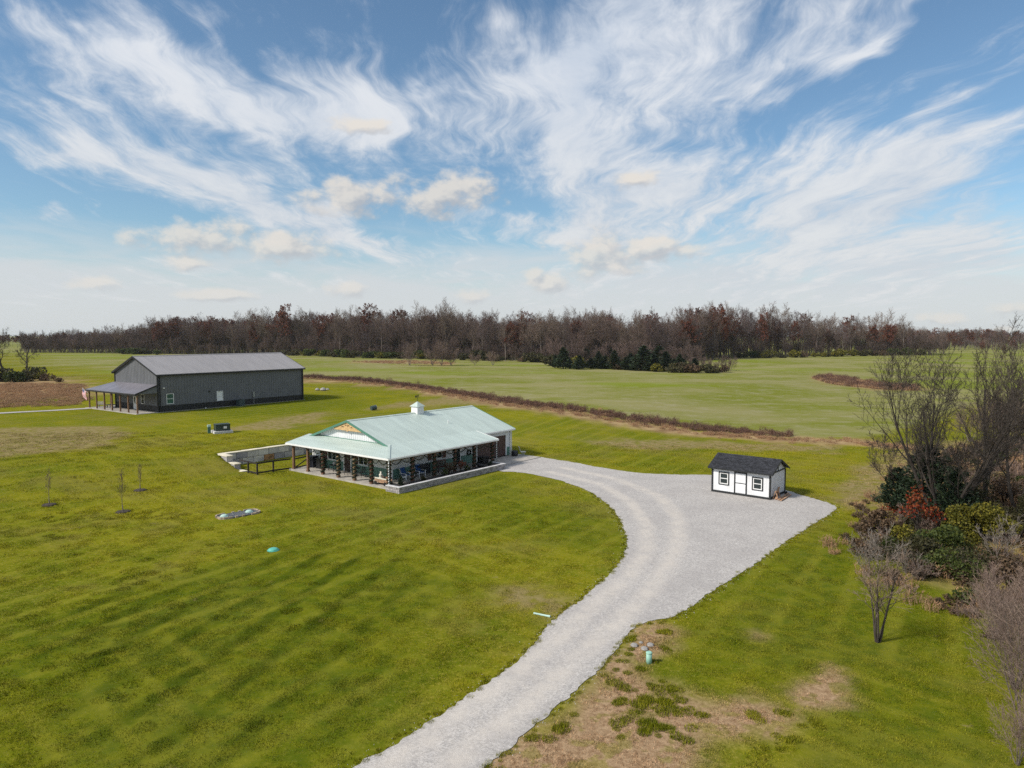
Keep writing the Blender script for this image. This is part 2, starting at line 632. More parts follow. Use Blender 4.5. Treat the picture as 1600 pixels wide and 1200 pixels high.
P_DEEP_GREEN = [poly_px(p) for p in (  # lawn areas coloured a darker green
    [(260, 650), (480, 630), (600, 640), (500, 660), (340, 668)], [(1190, 900), (1300, 810), (1350, 830), (1330, 960), (1260, 1000)],
    [(690, 770), (780, 745), (850, 780), (960, 850), (900, 860), (760, 800)],
    [(-40, 1010), (250, 900), (450, 850), (620, 880), (760, 900), (700, 1000), (560, 1130), (480, 1220), (-40, 1220)],
    [(1040, 980), (1120, 940), (1230, 870), (1330, 850), (1380, 950), (1500, 1020), (1540, 1220), (1330, 1220), (1330, 1080), (1200, 1070), (1080, 1060)])]
P_STRIPE = poly_px([(60, 960), (420, 850), (640, 860), (640, 990), (420, 1130), (180, 1190), (20, 1120)])
P_THICKET = poly_px([(1366, 768), (1340, 850), (1345, 905), (1420, 925), (1500, 960), (1620, 1020), (1900, 1060), (2100, 900), (1800, 700), (1560, 690), (1440, 710)])


def masks(x, y):
    """ground cover by place: (dry, tan, field), (stripes, lush, straw)"""
    e = (fbm(x, y, 3.0, 21) - 0.5)
    e2 = (fbm(x, y, 9.0, 31) - 0.5)
    dry = np.zeros_like(x); tan = np.zeros_like(x); deep_green = np.zeros_like(x)
    for p in P_DRY:
        dry = np.maximum(dry, 1 - sstep(-0.6, 1.8, sd_poly(x, y, p) + e * min(5.0, 0.5 + 0.45 * math.sqrt(abs(np.ptp(p[:, 0]) * np.ptp(p[:, 1]))))))
    for p in P_TAN:
        tan = np.maximum(tan, 1 - sstep(-0.5, 0.9, sd_poly(x, y, p) + e * 3.0))
    for p in P_DEEP_GREEN:
        deep_green = np.maximum(deep_green, 1 - sstep(-3, 3, sd_poly(x, y, p) + e2 * 8))
    sf = sd_poly(x, y, P_FIELD)
    field = 1 - sstep(-0.8, 0.8, sf + e * 2)
    field = np.where(y > 420, 1.0, field)
    straw = 1 - sstep(1.0, 4.5, sd_line(x, y, STRAW) + e * 6)
    straw = np.maximum(straw, 1 - sstep(-1, 2, sd_poly(x, y, P_WEED_L) + e * 6))
    straw = np.maximum(straw, 1 - sstep(-1, 3, sd_poly(x, y, P_WEED_M) + e * 6))
    straw = np.maximum(straw, 1 - sstep(-2, 3, sd_poly(x, y, P_BARE) + e * 6))
    straw = np.maximum(straw, 0.5 * (1 - sstep(-3.0, -0.5, sd_poly(x, y, P_THICKET) + e * 4)))
    stripe = 1 - sstep(-3, 2, sd_poly(x, y, P_STRIPE) + e2 * 6)
    return np.stack([dry, tan, field], -1), np.stack([stripe, deep_green, straw], -1)


def axis_coords(fine0, fine1, step, lo, hi, grow=1.13):
    c = list(np.arange(fine0, fine1 + step / 2, step))
    s, p = step, fine1
    while p < hi:
        s *= grow; p += s; c.append(p)
    s, p = step, fine0
    while p > lo:
        s *= grow; p -= s; c.insert(0, p)
    return np.array(c)


def drive_sd(x, y):
    return sd_poly(x, y, P_DRIVE)


# ---- shared colour of everything that grows low
gg = bpy.data.node_groups.new('ground_cover_colour', 'ShaderNodeTree')
gg.interface.new_socket('A', in_out='INPUT', socket_type='NodeSocketVector')
gg.interface.new_socket('B', in_out='INPUT', socket_type='NodeSocketVector')
gg.interface.new_socket('Colour', in_out='OUTPUT', socket_type='NodeSocketColor')
w = NT(gg)
gi = w.node('NodeGroupInput'); go = w.node('NodeGroupOutput')
pos = w.node('ShaderNodeNewGeometry').outputs['Position']
xy = w.vmath('MULTIPLY', pos, (1, 1, 0))
dry, tan, field = w.sep(gi.outputs[0])
stripe, deep_green, straw = w.sep(gi.outputs[1])
nbig = w.noise(xy, 0.045, 4, 0.55)
nmid = w.noise(xy, 0.28, 5, 0.62)
nclump = w.noise(xy, 1.3, 5, 0.65)
nfine = w.noise(xy, 5.0, 5, 0.78)
YG = (0.190, 0.176, 0.010); MG = (0.112, 0.128, 0.008); DG = (0.080, 0.115, 0.005); ST = (0.38, 0.31, 0.07)
lawn = w.mix(w.ramp(w.math('ADD', w.math('MULTIPLY', nbig, 0.55), w.math('MULTIPLY', nmid, 0.45)), 0.40, 0.60), MG, YG)
lawn = w.mix(w.math('MULTIPLY', w.ramp(nclump, 0.50, 0.72), 0.25), lawn, DG)
lawn = w.mix(w.math('MULTIPLY', w.ramp(nfine, 0.50, 0.66), 0.46), lawn, ST)
lawn = w.mix(w.math('MULTIPLY', w.ramp(nfine, 0.50, 0.34), 0.62), lawn, DG)
lawn = w.mix(w.math('MULTIPLY', w.ramp(w.noise(xy, 0.11, 6, 0.68), 0.47, 0.62), 0.50), lawn, (0.175, 0.150, 0.038))
lawn = w.mix(w.math('MULTIPLY', w.ramp(w.noise(xy, 0.5, 5, 0.7), 0.50, 0.72), 0.30), lawn, (0.090, 0.125, 0.008))
lawn = w.mix(w.math('MULTIPLY', deep_green, 0.72), lawn, w.mix(w.ramp(nclump, 0.35, 0.65), (0.060, 0.090, 0.006), (0.128, 0.140, 0.008)))


def stripes(ang, period, sharp, wob):
    dvec = (math.cos(ang), math.sin(ang), 0)
    n = w.node('ShaderNodeVectorMath', operation='DOT_PRODUCT')
    w.plug(n.inputs[0], xy); n.inputs[1].default_value = dvec
    ph = w.math('ADD', w.math('MULTIPLY', n.outputs['Value'], 2 * math.pi / period), w.math('MULTIPLY', nmid, wob))
    return w.ramp(w.math('SINE', ph), 1 - sharp, 1.0)


# wheel lines of the mower: dark where the grass stayed long, pale where it was pressed
s1 = stripes(R(77 - 90), 2.3, 0.85, 0.9)
lawn = w.mix(w.math('MULTIPLY', w.math('MULTIPLY', s1, stripe), w.ramp(nmid, 0.38, 0.62, 0.35, 0.85)), lawn, (0.045, 0.066, 0.005))
s2 = stripes(R(-44 - 90), 1.9, 0.55, 1.0)
lawn = w.mix(w.math('MULTIPLY', s2, w.math('MULTIPLY', w.ramp(nbig, 0.42, 0.62), 0.28)), lawn, (0.27, 0.245, 0.03))
s3 = stripes(R(58 - 90), 2.3, 0.6, 1.0)
lawn = w.mix(w.math('MULTIPLY', s3, w.math('MULTIPLY', w.ramp(nbig, 0.58, 0.40), 0.30)), lawn, (0.26, 0.24, 0.03))
DRYC = w.mix(w.ramp(nclump, 0.3, 0.7), (0.185, 0.140, 0.065), (0.28, 0.215, 0.105))
lawn = w.mix(w.math('MULTIPLY', dry, w.ramp(nclump, 0.36, 0.55, 0.25, 0.9)), lawn, DRYC)
TANC = w.mix(w.ramp(nfine, 0.3, 0.7), (0.21, 0.128, 0.070), (0.41, 0.285, 0.170))
tuft = w.ramp(w.noise(xy, 0.95, 4, 0.55), 0.52, 0.60)
lawn = w.mix(w.math('MULTIPLY', tan, w.math('SUBTRACT', 1.0, w.math('MULTIPLY', tuft, 0.45))), lawn, TANC)
# stray bare spots in the lawn
lawn = w.mix(w.math('MULTIPLY', w.ramp(w.noise(xy, 0.42, 5, 0.7), 0.66, 0.73), 0.6), lawn, DRYC)
# sown field beyond the weeds
fx = w.vmath('MULTIPLY', xy, (0.6, 0.95, 1))
fb = w.noise(fx, 0.05, 5, 0.6)
fcol = w.mix(w.ramp(fb, 0.38, 0.62), (0.158, 0.172, 0.026), (0.230, 0.215, 0.085))
fcol = w.mix(w.math('MULTIPLY', w.ramp(w.noise(fx, 0.35, 7, 0.8), 0.46, 0.66), 0.6), fcol, (0.30, 0.27, 0.17))
fcol = w.mix(w.math('MULTIPLY', w.ramp(w.noise(fx, 0.018, 3, 0.5), 0.52, 0.62), 0.7), fcol, (0.165, 0.205, 0.018))
allc = w.mix(field, lawn, fcol)
STRC = w.mix(w.ramp(nmid, 0.3, 0.7), (0.21, 0.130, 0.070), (0.38, 0.27, 0.14))
allc = w.mix(w.math('MULTIPLY', straw, w.ramp(nclump, 0.25, 0.5, 0.6, 1.0)), allc, STRC)
w.l.new(allc, go.inputs[0])


def cover_material(name, atype, rough=0.9, bump=True):
    m = bpy.data.materials.new(name)
    m.use_nodes = True
    w = NT(m.node_tree)
    b = w.n['Principled BSDF']
    g = w.node('ShaderNodeGroup', node_tree=gg)
    for i, a in enumerate(('cover_a', 'cover_b')):
        at = w.node('ShaderNodeAttribute', attribute_name=a, attribute_type=atype)
        w.l.new(at.outputs['Vector'], g.inputs[i])
    c = g.outputs[0]
    if atype == 'INSTANCER':
        rnd = w.node('ShaderNodeNewGeometry').outputs['Random Per Island']
        c = w.mix(1.0, c, w.mix(rnd, (0.45, 0.52, 0.5), (2.15, 1.95, 1.9)), 'MULTIPLY')
    w.plug(b.inputs['Base Color'], c)
    b.inputs['Roughness'].default_value = rough
    b.inputs['Specular IOR Level'].default_value = 0.0
    if bump:
        p = w.node('ShaderNodeNewGeometry').outputs['Position']
        bn = w.node('ShaderNodeBump')
        bn.inputs['Strength'].default_value = 0.5
        bn.inputs['Distance'].default_value = 0.07
        hh = w.math('ADD', w.math('MULTIPLY', w.noise(p, 2.2, 6, 0.7), 1.0), w.math('MULTIPLY', w.noise(p, 14, 4, 0.7), 0.5))
        w.plug(bn.inputs['Height'], hh)
        w.l.new(bn.outputs[0], b.inputs['Normal'])
    return m


M_GROUND = cover_material('ground_cover', 'GEOMETRY')
M_BLADE = cover_material('grass_blade', 'INSTANCER', 0.75, False)

gx = axis_coords(-42, 36, 0.45, -5500, 5500)
gy = axis_coords(16, 84, 0.45, -60, 7000)
GX, GY = np.meshgrid(gx, gy)
X, Y = GX.ravel(), GY.ravel()
Z = height(X, Y)
nx, ny = len(gx), len(gy)
me = bpy.data.meshes.new('ground')
me.vertices.add(nx * ny)
me.vertices.foreach_set('co', np.stack([X, Y, Z], -1).ravel())
ii, jj = np.meshgrid(np.arange(nx - 1), np.arange(ny - 1))
a = (jj * nx + ii).ravel()
fidx = np.stack([a, a + 1, a + nx + 1, a + nx], -1)
me.loops.add(fidx.size)
me.loops.foreach_set('vertex_index', fidx.ravel())
me.polygons.add(len(fidx))
me.polygons.foreach_set('loop_start', np.arange(len(fidx)) * 4)
me.polygons.foreach_set('loop_total', np.full(len(fidx), 4))
me.polygons.foreach_set('use_smooth', np.ones(len(fidx), bool))
me.update(calc_edges=True)
mA, mB = masks(X, Y)
for nm, arr in (('cover_a', mA), ('cover_b', mB)):
    at = me.attributes.new(nm, 'FLOAT_VECTOR', 'POINT')
    at.data.foreach_set('vector', arr.astype(np.float32).ravel())
me.materials.append(M_GROUND)
ground = bpy.data.objects.new('ground', me)
COL.objects.link(ground)
tag(ground, 'mown lawn, dry patches and green field', kind='structure')

# ------------------------------------------------------------------ gravel drive
m = bpy.data.materials.new('gravel'); m.use_nodes = True
w = NT(m.node_tree); b = w.n['Principled BSDF']
p = w.node('ShaderNodeNewGeometry').outputs['Position']
at = w.node('ShaderNodeAttribute', attribute_name='wear', attribute_type='GEOMETRY').outputs['Fac']
vor = w.node('ShaderNodeTexVoronoi'); vor.inputs['Scale'].default_value = 26; w.l.new(p, vor.inputs['Vector'])
stone = w.sep(vor.outputs['Color'])[0]
base = w.mix(stone, (0.30, 0.28, 0.262), (0.57, 0.535, 0.50))
base = w.mix(w.math('MULTIPLY', w.ramp(w.noise(p, 0.35, 5, 0.65), 0.40, 0.65), 0.45), base, (0.33, 0.305, 0.29))
base = w.mix(w.math('MULTIPLY', w.ramp(w.noise(p, 4.5, 5, 0.75), 0.46, 0.66), 0.45), base, (0.25, 0.235, 0.225))
# the wheel tracks are ground to pale fines
base = w.mix(w.math('MULTIPLY', at, w.ramp(w.noise(p, 0.9, 4, 0.6), 0.3, 0.62, 0.25, 0.70)), base, (0.565, 0.51, 0.445))
w.plug(b.inputs['Base Color'], base); b.inputs['Roughness'].default_value = 0.95; b.inputs['Specular IOR Level'].default_value = 0.15
bn = w.node('ShaderNodeBump'); bn.inputs['Strength'].default_value = 0.5; bn.inputs['Distance'].default_value = 0.02
w.plug(bn.inputs['Height'], w.math('ADD', vor.outputs['Distance'], w.noise(p, 3, 4, 0.6)))
w.l.new(bn.outputs[0], b.inputs['Normal'])
M_GRAVEL = m

TRACKS = [poly_px(t) for t in (
    [(600, 1205), (700, 1130), (800, 1060), (870, 1000), (930, 945), (985, 900), (1010, 860), (1010, 820), (985, 785), (940, 757), (860, 738)],
    [(690, 1205), (800, 1120), (890, 1040), (950, 985), (1005, 935), (1040, 890), (1060, 850), (1060, 810), (1030, 775), (960, 748), (880, 731)])]


def dense_outline(poly, step, jit, seed):
    rs = random.Random(seed)
    out = []
    n = len(poly)
    for i in range(n):
        # Catmull-Rom through the measured points
        p0, p1, p2, p3 = poly[i - 1], poly[i], poly[(i + 1) % n], poly[(i + 2) % n]
        L = math.hypot(*(p2 - p1))
        k = max(1, int(L / step))
        for j in range(k):
            t = j / k
            q = 0.5 * ((2 * p1) + (p2 - p0) * t + (2 * p0 - 5 * p1 + 4 * p2 - p3) * t * t + (3 * p1 - p0 - 3 * p2 + p3) * t ** 3)
            e = (float(fbm(np.array([q[0]]), np.array([q[1]]), 0.9, seed)[0]) - 0.5) * jit * 2
            e2 = rs.uniform(-1, 1) * jit * 0.35
            out.append((q[0] + e + e2, q[1] + e - e2))
    return out


def sheet(name, outline, z_off, material, cell=0.6, wear=False):
    """flat sheet draped on the ground: outline triangulated with inner points"""
    from mathutils.geometry import delaunay_2d_cdt
    arr = np.array(outline)
    x0, y0 = arr.min(0); x1, y1 = arr.max(0)
    gx_, gy_ = np.meshgrid(np.arange(x0, x1, cell), np.arange(y0, y1, cell))
    sd = sd_poly(gx_.ravel(), gy_.ravel(), arr)
    inn = np.stack([gx_.ravel(), gy_.ravel()], -1)[sd < -cell * 0.5]
    pts = [Vector(p) for p in outline] + [Vector(p) for p in inn]
    n = len(outline)
    vs, es, fs, *_ = delaunay_2d_cdt(pts, [], [list(range(n))], 1, 1e-5)
    xs = np.array([v.x for v in vs]); ys = np.array([v.y for v in vs])
    zs = height(xs, ys) + z_off
    me = bpy.data.meshes.new(name)
    me.from_pydata(list(zip(xs, ys, zs)), [], [tuple(f) for f in fs])
    me.materials.append(material)
    if wear:
        val = np.zeros(len(xs))
        for t in TRACKS:
            val = np.maximum(val, 1 - sstep(0.15, 0.75, sd_line(xs, ys, t)))
        a_ = me.attributes.new('wear', 'FLOAT', 'POINT')
        a_.data.foreach_set('value', val.astype(np.float32))
    me.update()
    o = bpy.data.objects.new(name, me)
    COL.objects.link(o)
    return o


drive = sheet('driveway', dense_outline(P_DRIVE, 0.22, 0.16, 5), 0.022, M_GRAVEL, 0.4, True)
tag(drive, 'pale gravel driveway widening to a parking area', kind='structure')
path_l = np.array([unproject(px_, py_, 1.4)[:2] for px_, py_ in [(-120, 652), (0, 645), (80, 641), (150, 637), (150, 638.4), (80, 642.6), (0, 646.8), (-120, 654)]])
pl = sheet('path', dense_outline(path_l, 1.0, 0.15, 9), 0.05, M_GRAVEL, 1.0, True)
tag(pl, 'narrow pale gravel lane leading to the dark barn', kind='structure')

# ================================================================== building materials
mat('white_siding', (0.72, 0.73, 0.74), 0.45, 0.05, 0.8)
mat('green_siding', (0.13, 0.26, 0.21), 0.45, 0.08, 0.8)
mat('mint_roof', (0.475, 0.55, 0.495), 0.38, 0.05, 0.5, stretch=(3.0, 0.4, 1))
mat('green_trim', (0.085, 0.21, 0.155), 0.4, 0.06, 1.0)
mat('white_trim', (0.78, 0.78, 0.76), 0.5, 0.04, 2.0)
mat('pine_wood', (0.60, 0.40, 0.19), 0.6, 0.15, 6.0, 0.2)
mat('post_wood', (0.19, 0.105, 0.058), 0.75, 0.25, 5.0, 0.3, stretch=(6, 6, 0.6))
mat('door_brown', (0.055, 0.028, 0.022), 0.45, 0.15, 4.0)
mat('garage_brown', (0.075, 0.038, 0.034), 0.5, 0.15, 2.0)
mat('shutter_brown', (0.13, 0.05, 0.04), 0.55, 0.12, 4.0)
mat('concrete', (0.40, 0.365, 0.32), 0.85, 0.12, 1.4, 0.3)
mat('garland', (0.022, 0.032, 0.016), 0.9, 0.4, 12.0, 0.6, island=0.5)
mat('ribbon_red', (0.16, 0.04, 0.03), 0.6, 0.2, 9.0)
mat('ribbon_gold', (0.55, 0.40, 0.20), 0.5, 0.2, 9.0)
mat('black_metal', (0.018, 0.018, 0.020), 0.45, 0.2, 4.0)
mat('black_plastic', (0.016, 0.018, 0.030), 0.5, 0.2, 3.0)
mat('dark_interior', (0.02, 0.022, 0.025), 0.8, 0.2, 3.0)
mat('cream_paint', (0.66, 0.62, 0.52), 0.6, 0.08, 3.0)
mat('chair_white', (0.76, 0.77, 0.77), 0.5, 0.05, 4.0)
mat('cushion_blue', (0.02, 0.085, 0.26), 0.85, 0.2, 8.0)
mat('cushion_yellow', (0.50, 0.30, 0.03), 0.85, 0.15, 8.0)
mat('planter_stone', (0.34, 0.315, 0.31), 0.9, 0.18, 7.0, 0.6, island=0.28)
mat('cap_stone', (0.55, 0.535, 0.53), 0.85, 0.08, 4.0, 0.3, island=0.10)
mat('soil', (0.060, 0.052, 0.048), 1.0, 0.35, 7.0, 0.8)
mat('barn_grey', (0.132, 0.135, 0.146), 0.55, 0.06, 0.6)
mat('barn_black', (0.013, 0.013, 0.015), 0.5, 0.15, 1.0)
mat('barn_roof', (0.30, 0.283, 0.28), 0.42, 0.05, 0.4, stretch=(3, 0.4, 1))
mat('barn_porch_roof', (0.17, 0.16, 0.18), 0.42, 0.10, 0.4)
mat('shed_white', (0.74, 0.745, 0.75), 0.6, 0.06, 1.6, 0.15, 30)
mat('shed_black', (0.020, 0.022, 0.024), 0.6, 0.2, 5.0)
mat('shingle', (0.030, 0.031, 0.037), 0.9, 0.2, 9.0, 0.5, island=0.45)
mat('lumber', (0.42, 0.25, 0.15), 0.75, 0.2, 5.0, 0.2)
mat('wall_block', (0.52, 0.50, 0.465), 0.9, 0.16, 1.2, 0.6, 9, col2=(0.36, 0.35, 0.345), perobj=0.42)
mat('rust_block', (0.36, 0.20, 0.09), 0.9, 0.3, 2.2, 0.4)
mat('cap_block', (0.70, 0.63, 0.48), 0.85, 0.08, 2.0, 0.3)
mat('fence_brown', (0.030, 0.022, 0.019), 0.7, 0.25, 5.0)
mat('util_green', (0.055, 0.15, 0.115), 0.5, 0.1, 5.0)
mat('pale_green', (0.30, 0.52, 0.42), 0.5, 0.06, 4.0)
mat('transformer_green', (0.028, 0.045, 0.035), 0.5, 0.1, 3.0)
mat('teal_lid', (0.10, 0.42, 0.33), 0.5, 0.08, 5.0)
mat('pale_teal', (0.42, 0.58, 0.51), 0.6, 0.1, 5.0)
mat('bed_gravel', (0.11, 0.12, 0.13), 0.95, 0.4, 14.0, 0.9, 30)
mat('bed_stone', (0.40, 0.32, 0.24), 0.9, 0.12, 6.0, 0.4, perobj=0.2)
mat('mulch', (0.060, 0.045, 0.035), 1.0, 0.35, 9.0, 0.9)
mat('flag_red', (0.50, 0.03, 0.05), 0.8, 0.05)
mat('flag_white', (0.75, 0.73, 0.72), 0.8, 0.03)
mat('flag_blue', (0.03, 0.04, 0.20), 0.8, 0.05)
mat('grey_metal', (0.30, 0.31, 0.32), 0.4, 0.1, 3.0, metal=0.6)
mat('ac_green', (0.05, 0.075, 0.075), 0.5, 0.1, 3.0)
mat('rock', (0.34, 0.32, 0.30), 0.95, 0.2, 4.0, 0.6)

m = bpy.data.materials.new('glass'); m.use_nodes = True
gb = m.node_tree.nodes['Principled BSDF']
w = NT(m.node_tree)
tcg = w.node('ShaderNodeTexCoord').outputs['Object']
w.plug(gb.inputs['Base Color'], w.mix(w.noise(tcg, 1.5, 2), (0.012, 0.018, 0.02), (0.03, 0.045, 0.045)))
gb.inputs['Roughness'].default_value = 0.06
gb.inputs['Specular IOR Level'].default_value = 0.6
MATS['glass'] = m
mat('green_glass', (0.035, 0.115, 0.10), 0.08, 0.15, 2.0, spec=0.6)


# ================================================================== building helpers
def cells(a0, a1, z0, z1, openings):
    xs = sorted({a0, a1, *[min(max(o[i], a0), a1) for o in openings for i in (0, 1)]})
    zs = sorted({z0, z1, *[min(max(o[i], z0), z1) for o in openings for i in (2, 3)]})
    for xa, xb in zip(xs[:-1], xs[1:]):
        for za, zb in zip(zs[:-1], zs[1:]):
            cx, cz = (xa + xb) / 2, (za + zb) / 2
            if any(o[0] < cx < o[1] and o[2] < cz < o[3] for o in openings):
                continue
            yield xa, xb, za, zb


def wall_mesh(axis, plane, out, a0, a1, z0, z1, openings=(), thick=0.14, rib=0.30, ribw=0.045, ribd=0.022):
    """sheet-metal wall with raised ribs; axis 'x' runs along local x at y=plane, out = sign of the outside"""
    mb = MB()

    def bx(xa, xb, d0, d1, za, zb):
        if axis == 'x':
            mb.box(xa, xb, plane + out * d0, plane + out * d1, za, zb)
        else:
            mb.box(plane + out * d0, plane + out * d1, xa, xb, za, zb)
    for xa, xb, za, zb in cells(a0, a1, z0, z1, openings):
        bx(xa, xb, -thick, 0.0, za, zb)
    if rib:
        n = int((a1 - a0) / rib)
        for i in range(n + 1):
            c = a0 + (i + 0.5) * (a1 - a0) / (n + 1)
            segs = [(z0 + 0.004, z1 - 0.004)]
            for o in openings:
                if o[0] - 0.06 < c < o[1] + 0.06:
                    ns = []
                    for s in segs:
                        if o[2] - 0.06 > s[0]: ns.append((s[0], min(s[1], o[2] - 0.06)))
                        if o[3] + 0.06 < s[1]: ns.append((max(s[0], o[3] + 0.06), s[1]))
                    segs = ns
            for s in segs:
                if s[1] - s[0] > 0.02:
                    bx(c - ribw / 2, c + ribw / 2, -0.002, ribd, s[0], s[1])
    return mb


def roof_slope(mb, p_low0, p_low1, p_hi1, p_hi0, thick=0.07, rib=0.0, ribh=0.03):
    """a slab for one roof plane given by its four upper corners (counter-clockwise from above)"""
    P = [Vector(p) for p in (p_low0, p_low1, p_hi1, p_hi0)]
    n = (P[1] - P[0]).cross(P[3] - P[0]).normalized()
    if n.z < 0: n = -n
    mb.prism([tuple(p) for p in P], tuple(-n * thick))
    if rib:
        L = (P[1] - P[0]).length
        k = int(L / rib)
        for i in range(1, k):
            t = i / k
            a_ = P[0].lerp(P[1], t) + n * (ribh / 2 - 0.002)
            b_ = P[3].lerp(P[2], t) + n * (ribh / 2 - 0.002)
            if (b_ - a_).length > 0.2:
                mb.beam(a_, b_, 0.04, ribh, tuple(n))
    return mb


def window(parent, axis, plane, out, a0, a1, z0, z1, frame='white_trim', glass='glass', mull=1, rails=1, fw=0.07, sill=True, deep=0.05, name='window'):
    """a window as one part with its pane, frame bars and sill as sub-parts"""
    def bx(mb, xa, xb, d0, d1, za, zb):
        if axis == 'x':
            mb.box(xa, xb, plane + out * d0, plane + out * d1, za, zb)
        else:
            mb.box(plane + out * d0, plane + out * d1, xa, xb, za, zb)
    f = MB()
    bx(f, a0 - fw, a0, -0.06, deep, z0 - fw, z1 + fw)
    bx(f, a1, a1 + fw, -0.06, deep, z0 - fw, z1 + fw)
    bx(f, a0, a1, -0.06, deep - 0.003, z1, z1 + fw)
    bx(f, a0, a1, -0.06, deep - 0.003, z0 - fw, z0)
    o = f.build(name, MATS[frame], parent)
    for i in range(mull + 1):
        pa = a0 + (a1 - a0) * i / (mull + 1); pb = a0 + (a1 - a0) * (i + 1) / (mull + 1)
        for j in range(rails + 1):
            za = z0 + (z1 - z0) * j / (rails + 1); zb = z0 + (z1 - z0) * (j + 1) / (rails + 1)
            g = MB(); bx(g, pa + 0.012, pb - 0.012, -0.05, -0.02, za + 0.012, zb - 0.012)
            g.build('pane', MATS[glass], o)
    for i in range(1, mull + 1):
        c = a0 + (a1 - a0) * i / (mull + 1)
        g = MB(); bx(g, c - 0.03, c + 0.03, -0.055, 0.012, z0, z1); g.build('mullion', MATS[frame], o)
    for j in range(1, rails + 1):
        c = z0 + (z1 - z0) * j / (rails + 1)
        g = MB(); bx(g, a0, a1, -0.055, 0.016, c - 0.028, c + 0.028); g.build('sash_rail', MATS[frame], o)
    if sill:
        g = MB(); bx(g, a0 - fw - 0.05, a1 + fw + 0.05, -0.02, deep + 0.05, z0 - fw - 0.05, z0 - fw - 0.002); g.build('sill', MATS[frame], o)
    return o


# ================================================================== green-roofed house
ZS = 0.15
house = thing('house', 'low white house with pale green metal roof and wraparound porch', 'house', H_C, H_TH)
YR, YL, XF, XB = 2.25, 13.6, 2.35, 19.3        # right, left, front and back wall planes (local y = leftwards, x = backwards)
YM, ZR, SL = 7.92, 5.05, 0.337


def roof_z(y):
    return ZR - SL * abs(y - YM)


GREEN_Z = 1.02
front_open = [(10.0, 11.3, 1.02, 2.12), (7.85, 8.85, ZS, 2.25), (5.4, 6.75, 1.02, 2.12)]
right_open = [(7.35, 8.75, 1.25, 2.25), (10.5, 11.4, ZS, 2.3), (13.8, 18.65, ZS, 2.42)]
wall_mesh('y', XF, -1, YR, YL, GREEN_Z, 2.98, front_open).build('front_wall', MATS['white_siding'], house)
for a_, b2 in ((YR, 7.85), (8.85, YL)):
    wall_mesh('y', XF - 0.012, -1, a_, b2, ZS, GREEN_Z).build('wainscot', MATS['green_siding'], house)
wall_mesh('x', YR, -1, XF, XB, GREEN_Z, 2.98, right_open).build('side_wall', MATS['white_siding'], house)
for a_, b2 in ((XF, 10.5), (11.4, 13.8), (18.65, XB)):
    wall_mesh('x', YR - 0.012, -1, a_, b2, ZS, GREEN_Z).build('wainscot', MATS['green_siding'], house)
wall_mesh('x', YL, 1, XF, XB, 0.0, 2.98).build('side_wall', MATS['white_siding'], house)
wall_mesh('y', XB, 1, YR, YL, 0.0, 2.98).build('back_wall', MATS['white_siding'], house)
# gables
for xg, nm, o_ in ((XF, 'front_gable', -1), (XB, 'back_gable', 1)):
    g = MB()
    g.prism([(xg, YR, 2.98), (xg, YL, 2.98), (xg, YL, roof_z(YL) - 0.07), (xg, YM, ZR - 0.07), (xg, YR, roof_z(YR) - 0.07)], (-o_ * 0.12, 0, 0))
    k = int((YL - YR) / 0.3)
    for i in range(1, k):
        yy = YR + (YL - YR) * i / k
        zt = roof_z(yy) - 0.09
        if zt > 3.05:
            g.box(xg + o_ * 0.022, xg - o_ * 0.002, yy - 0.022, yy + 0.022, 2.985, zt)
    g.build(nm, MATS['white_siding'], house)
# main roof
RX0, RX1, YE0, YE1 = 1.95, 19.6, 1.83, 14.01
rf = MB()
roof_slope(rf, (RX0, YE0, roof_z(YE0)), (RX1, YE0, roof_z(YE0)), (RX1, YM, ZR), (RX0, YM, ZR), 0.07, 0.30, 0.006)
roof_slope(rf, (RX1, YE1, roof_z(YE1)), (RX0, YE1, roof_z(YE1)), (RX0, YM, ZR), (RX1, YM, ZR), 0.07, 0.30, 0.006)
main_roof = rf.build('roof', MATS['mint_roof'], house)
c = MB()
c.prism([(RX0 - 0.02, YM - 0.2, ZR - 0.035), (RX0 - 0.02, YM, ZR + 0.045), (RX0 - 0.02, YM + 0.2, ZR - 0.035)], (RX1 - RX0 + 0.04, 0, 0))
c.build('ridge_cap', MATS['mint_roof'], main_roof)
for (ya, yb) in ((YE0, YM), (YE1, YM)):
    for xx in (RX0 - 0.03, RX1 + 0.03):
        t = MB(); t.beam((xx, ya, roof_z(ya) - 0.07), (xx, yb, ZR - 0.07), 0.05, 0.20)
        t.build('rake_trim', MATS['green_trim'], main_roof)
# porch roof: front strip, side strip, hip between them
PX, PY, PZ = -0.39, -0.39, 2.68
FX, FZ = 2.34, 3.245
SY, SZ = 2.52, 3.245
PE, PL = 14.08, 14.1
pr_ = MB()
roof_slope(pr_, (PX, PL, PZ), (PX, PY, PZ), (FX, SY, FZ), (FX, PL, FZ), 0.06, 0.30, 0.006)
pf = pr_.build('porch_roof', MATS['mint_roof'], house)
pr_ = MB()
roof_slope(pr_, (PX, PY, PZ), (PE, PY, PZ), (PE, SY, SZ), (FX, SY, SZ), 0.06, 0.30, 0.006)
ps = pr_.build('porch_roof', MATS['mint_roof'], house)
h = MB(); h.beam((PX, PY, PZ + 0.02), (FX, SY, FZ + 0.02), 0.22, 0.05); h.build('hip_cap', MATS['mint_roof'], ps)
h = MB(); h.beam((PE + 0.02, PY, PZ - 0.05), (PE + 0.02, SY, SZ - 0.05), 0.05, 0.14); h.build('end_trim', MATS['white_trim'], ps)
h = MB(); h.beam((PX, PL + 0.02, PZ - 0.05), (FX, PL + 0.02, FZ - 0.05), 0.05, 0.14); h.build('end_trim', MATS['white_trim'], pf)
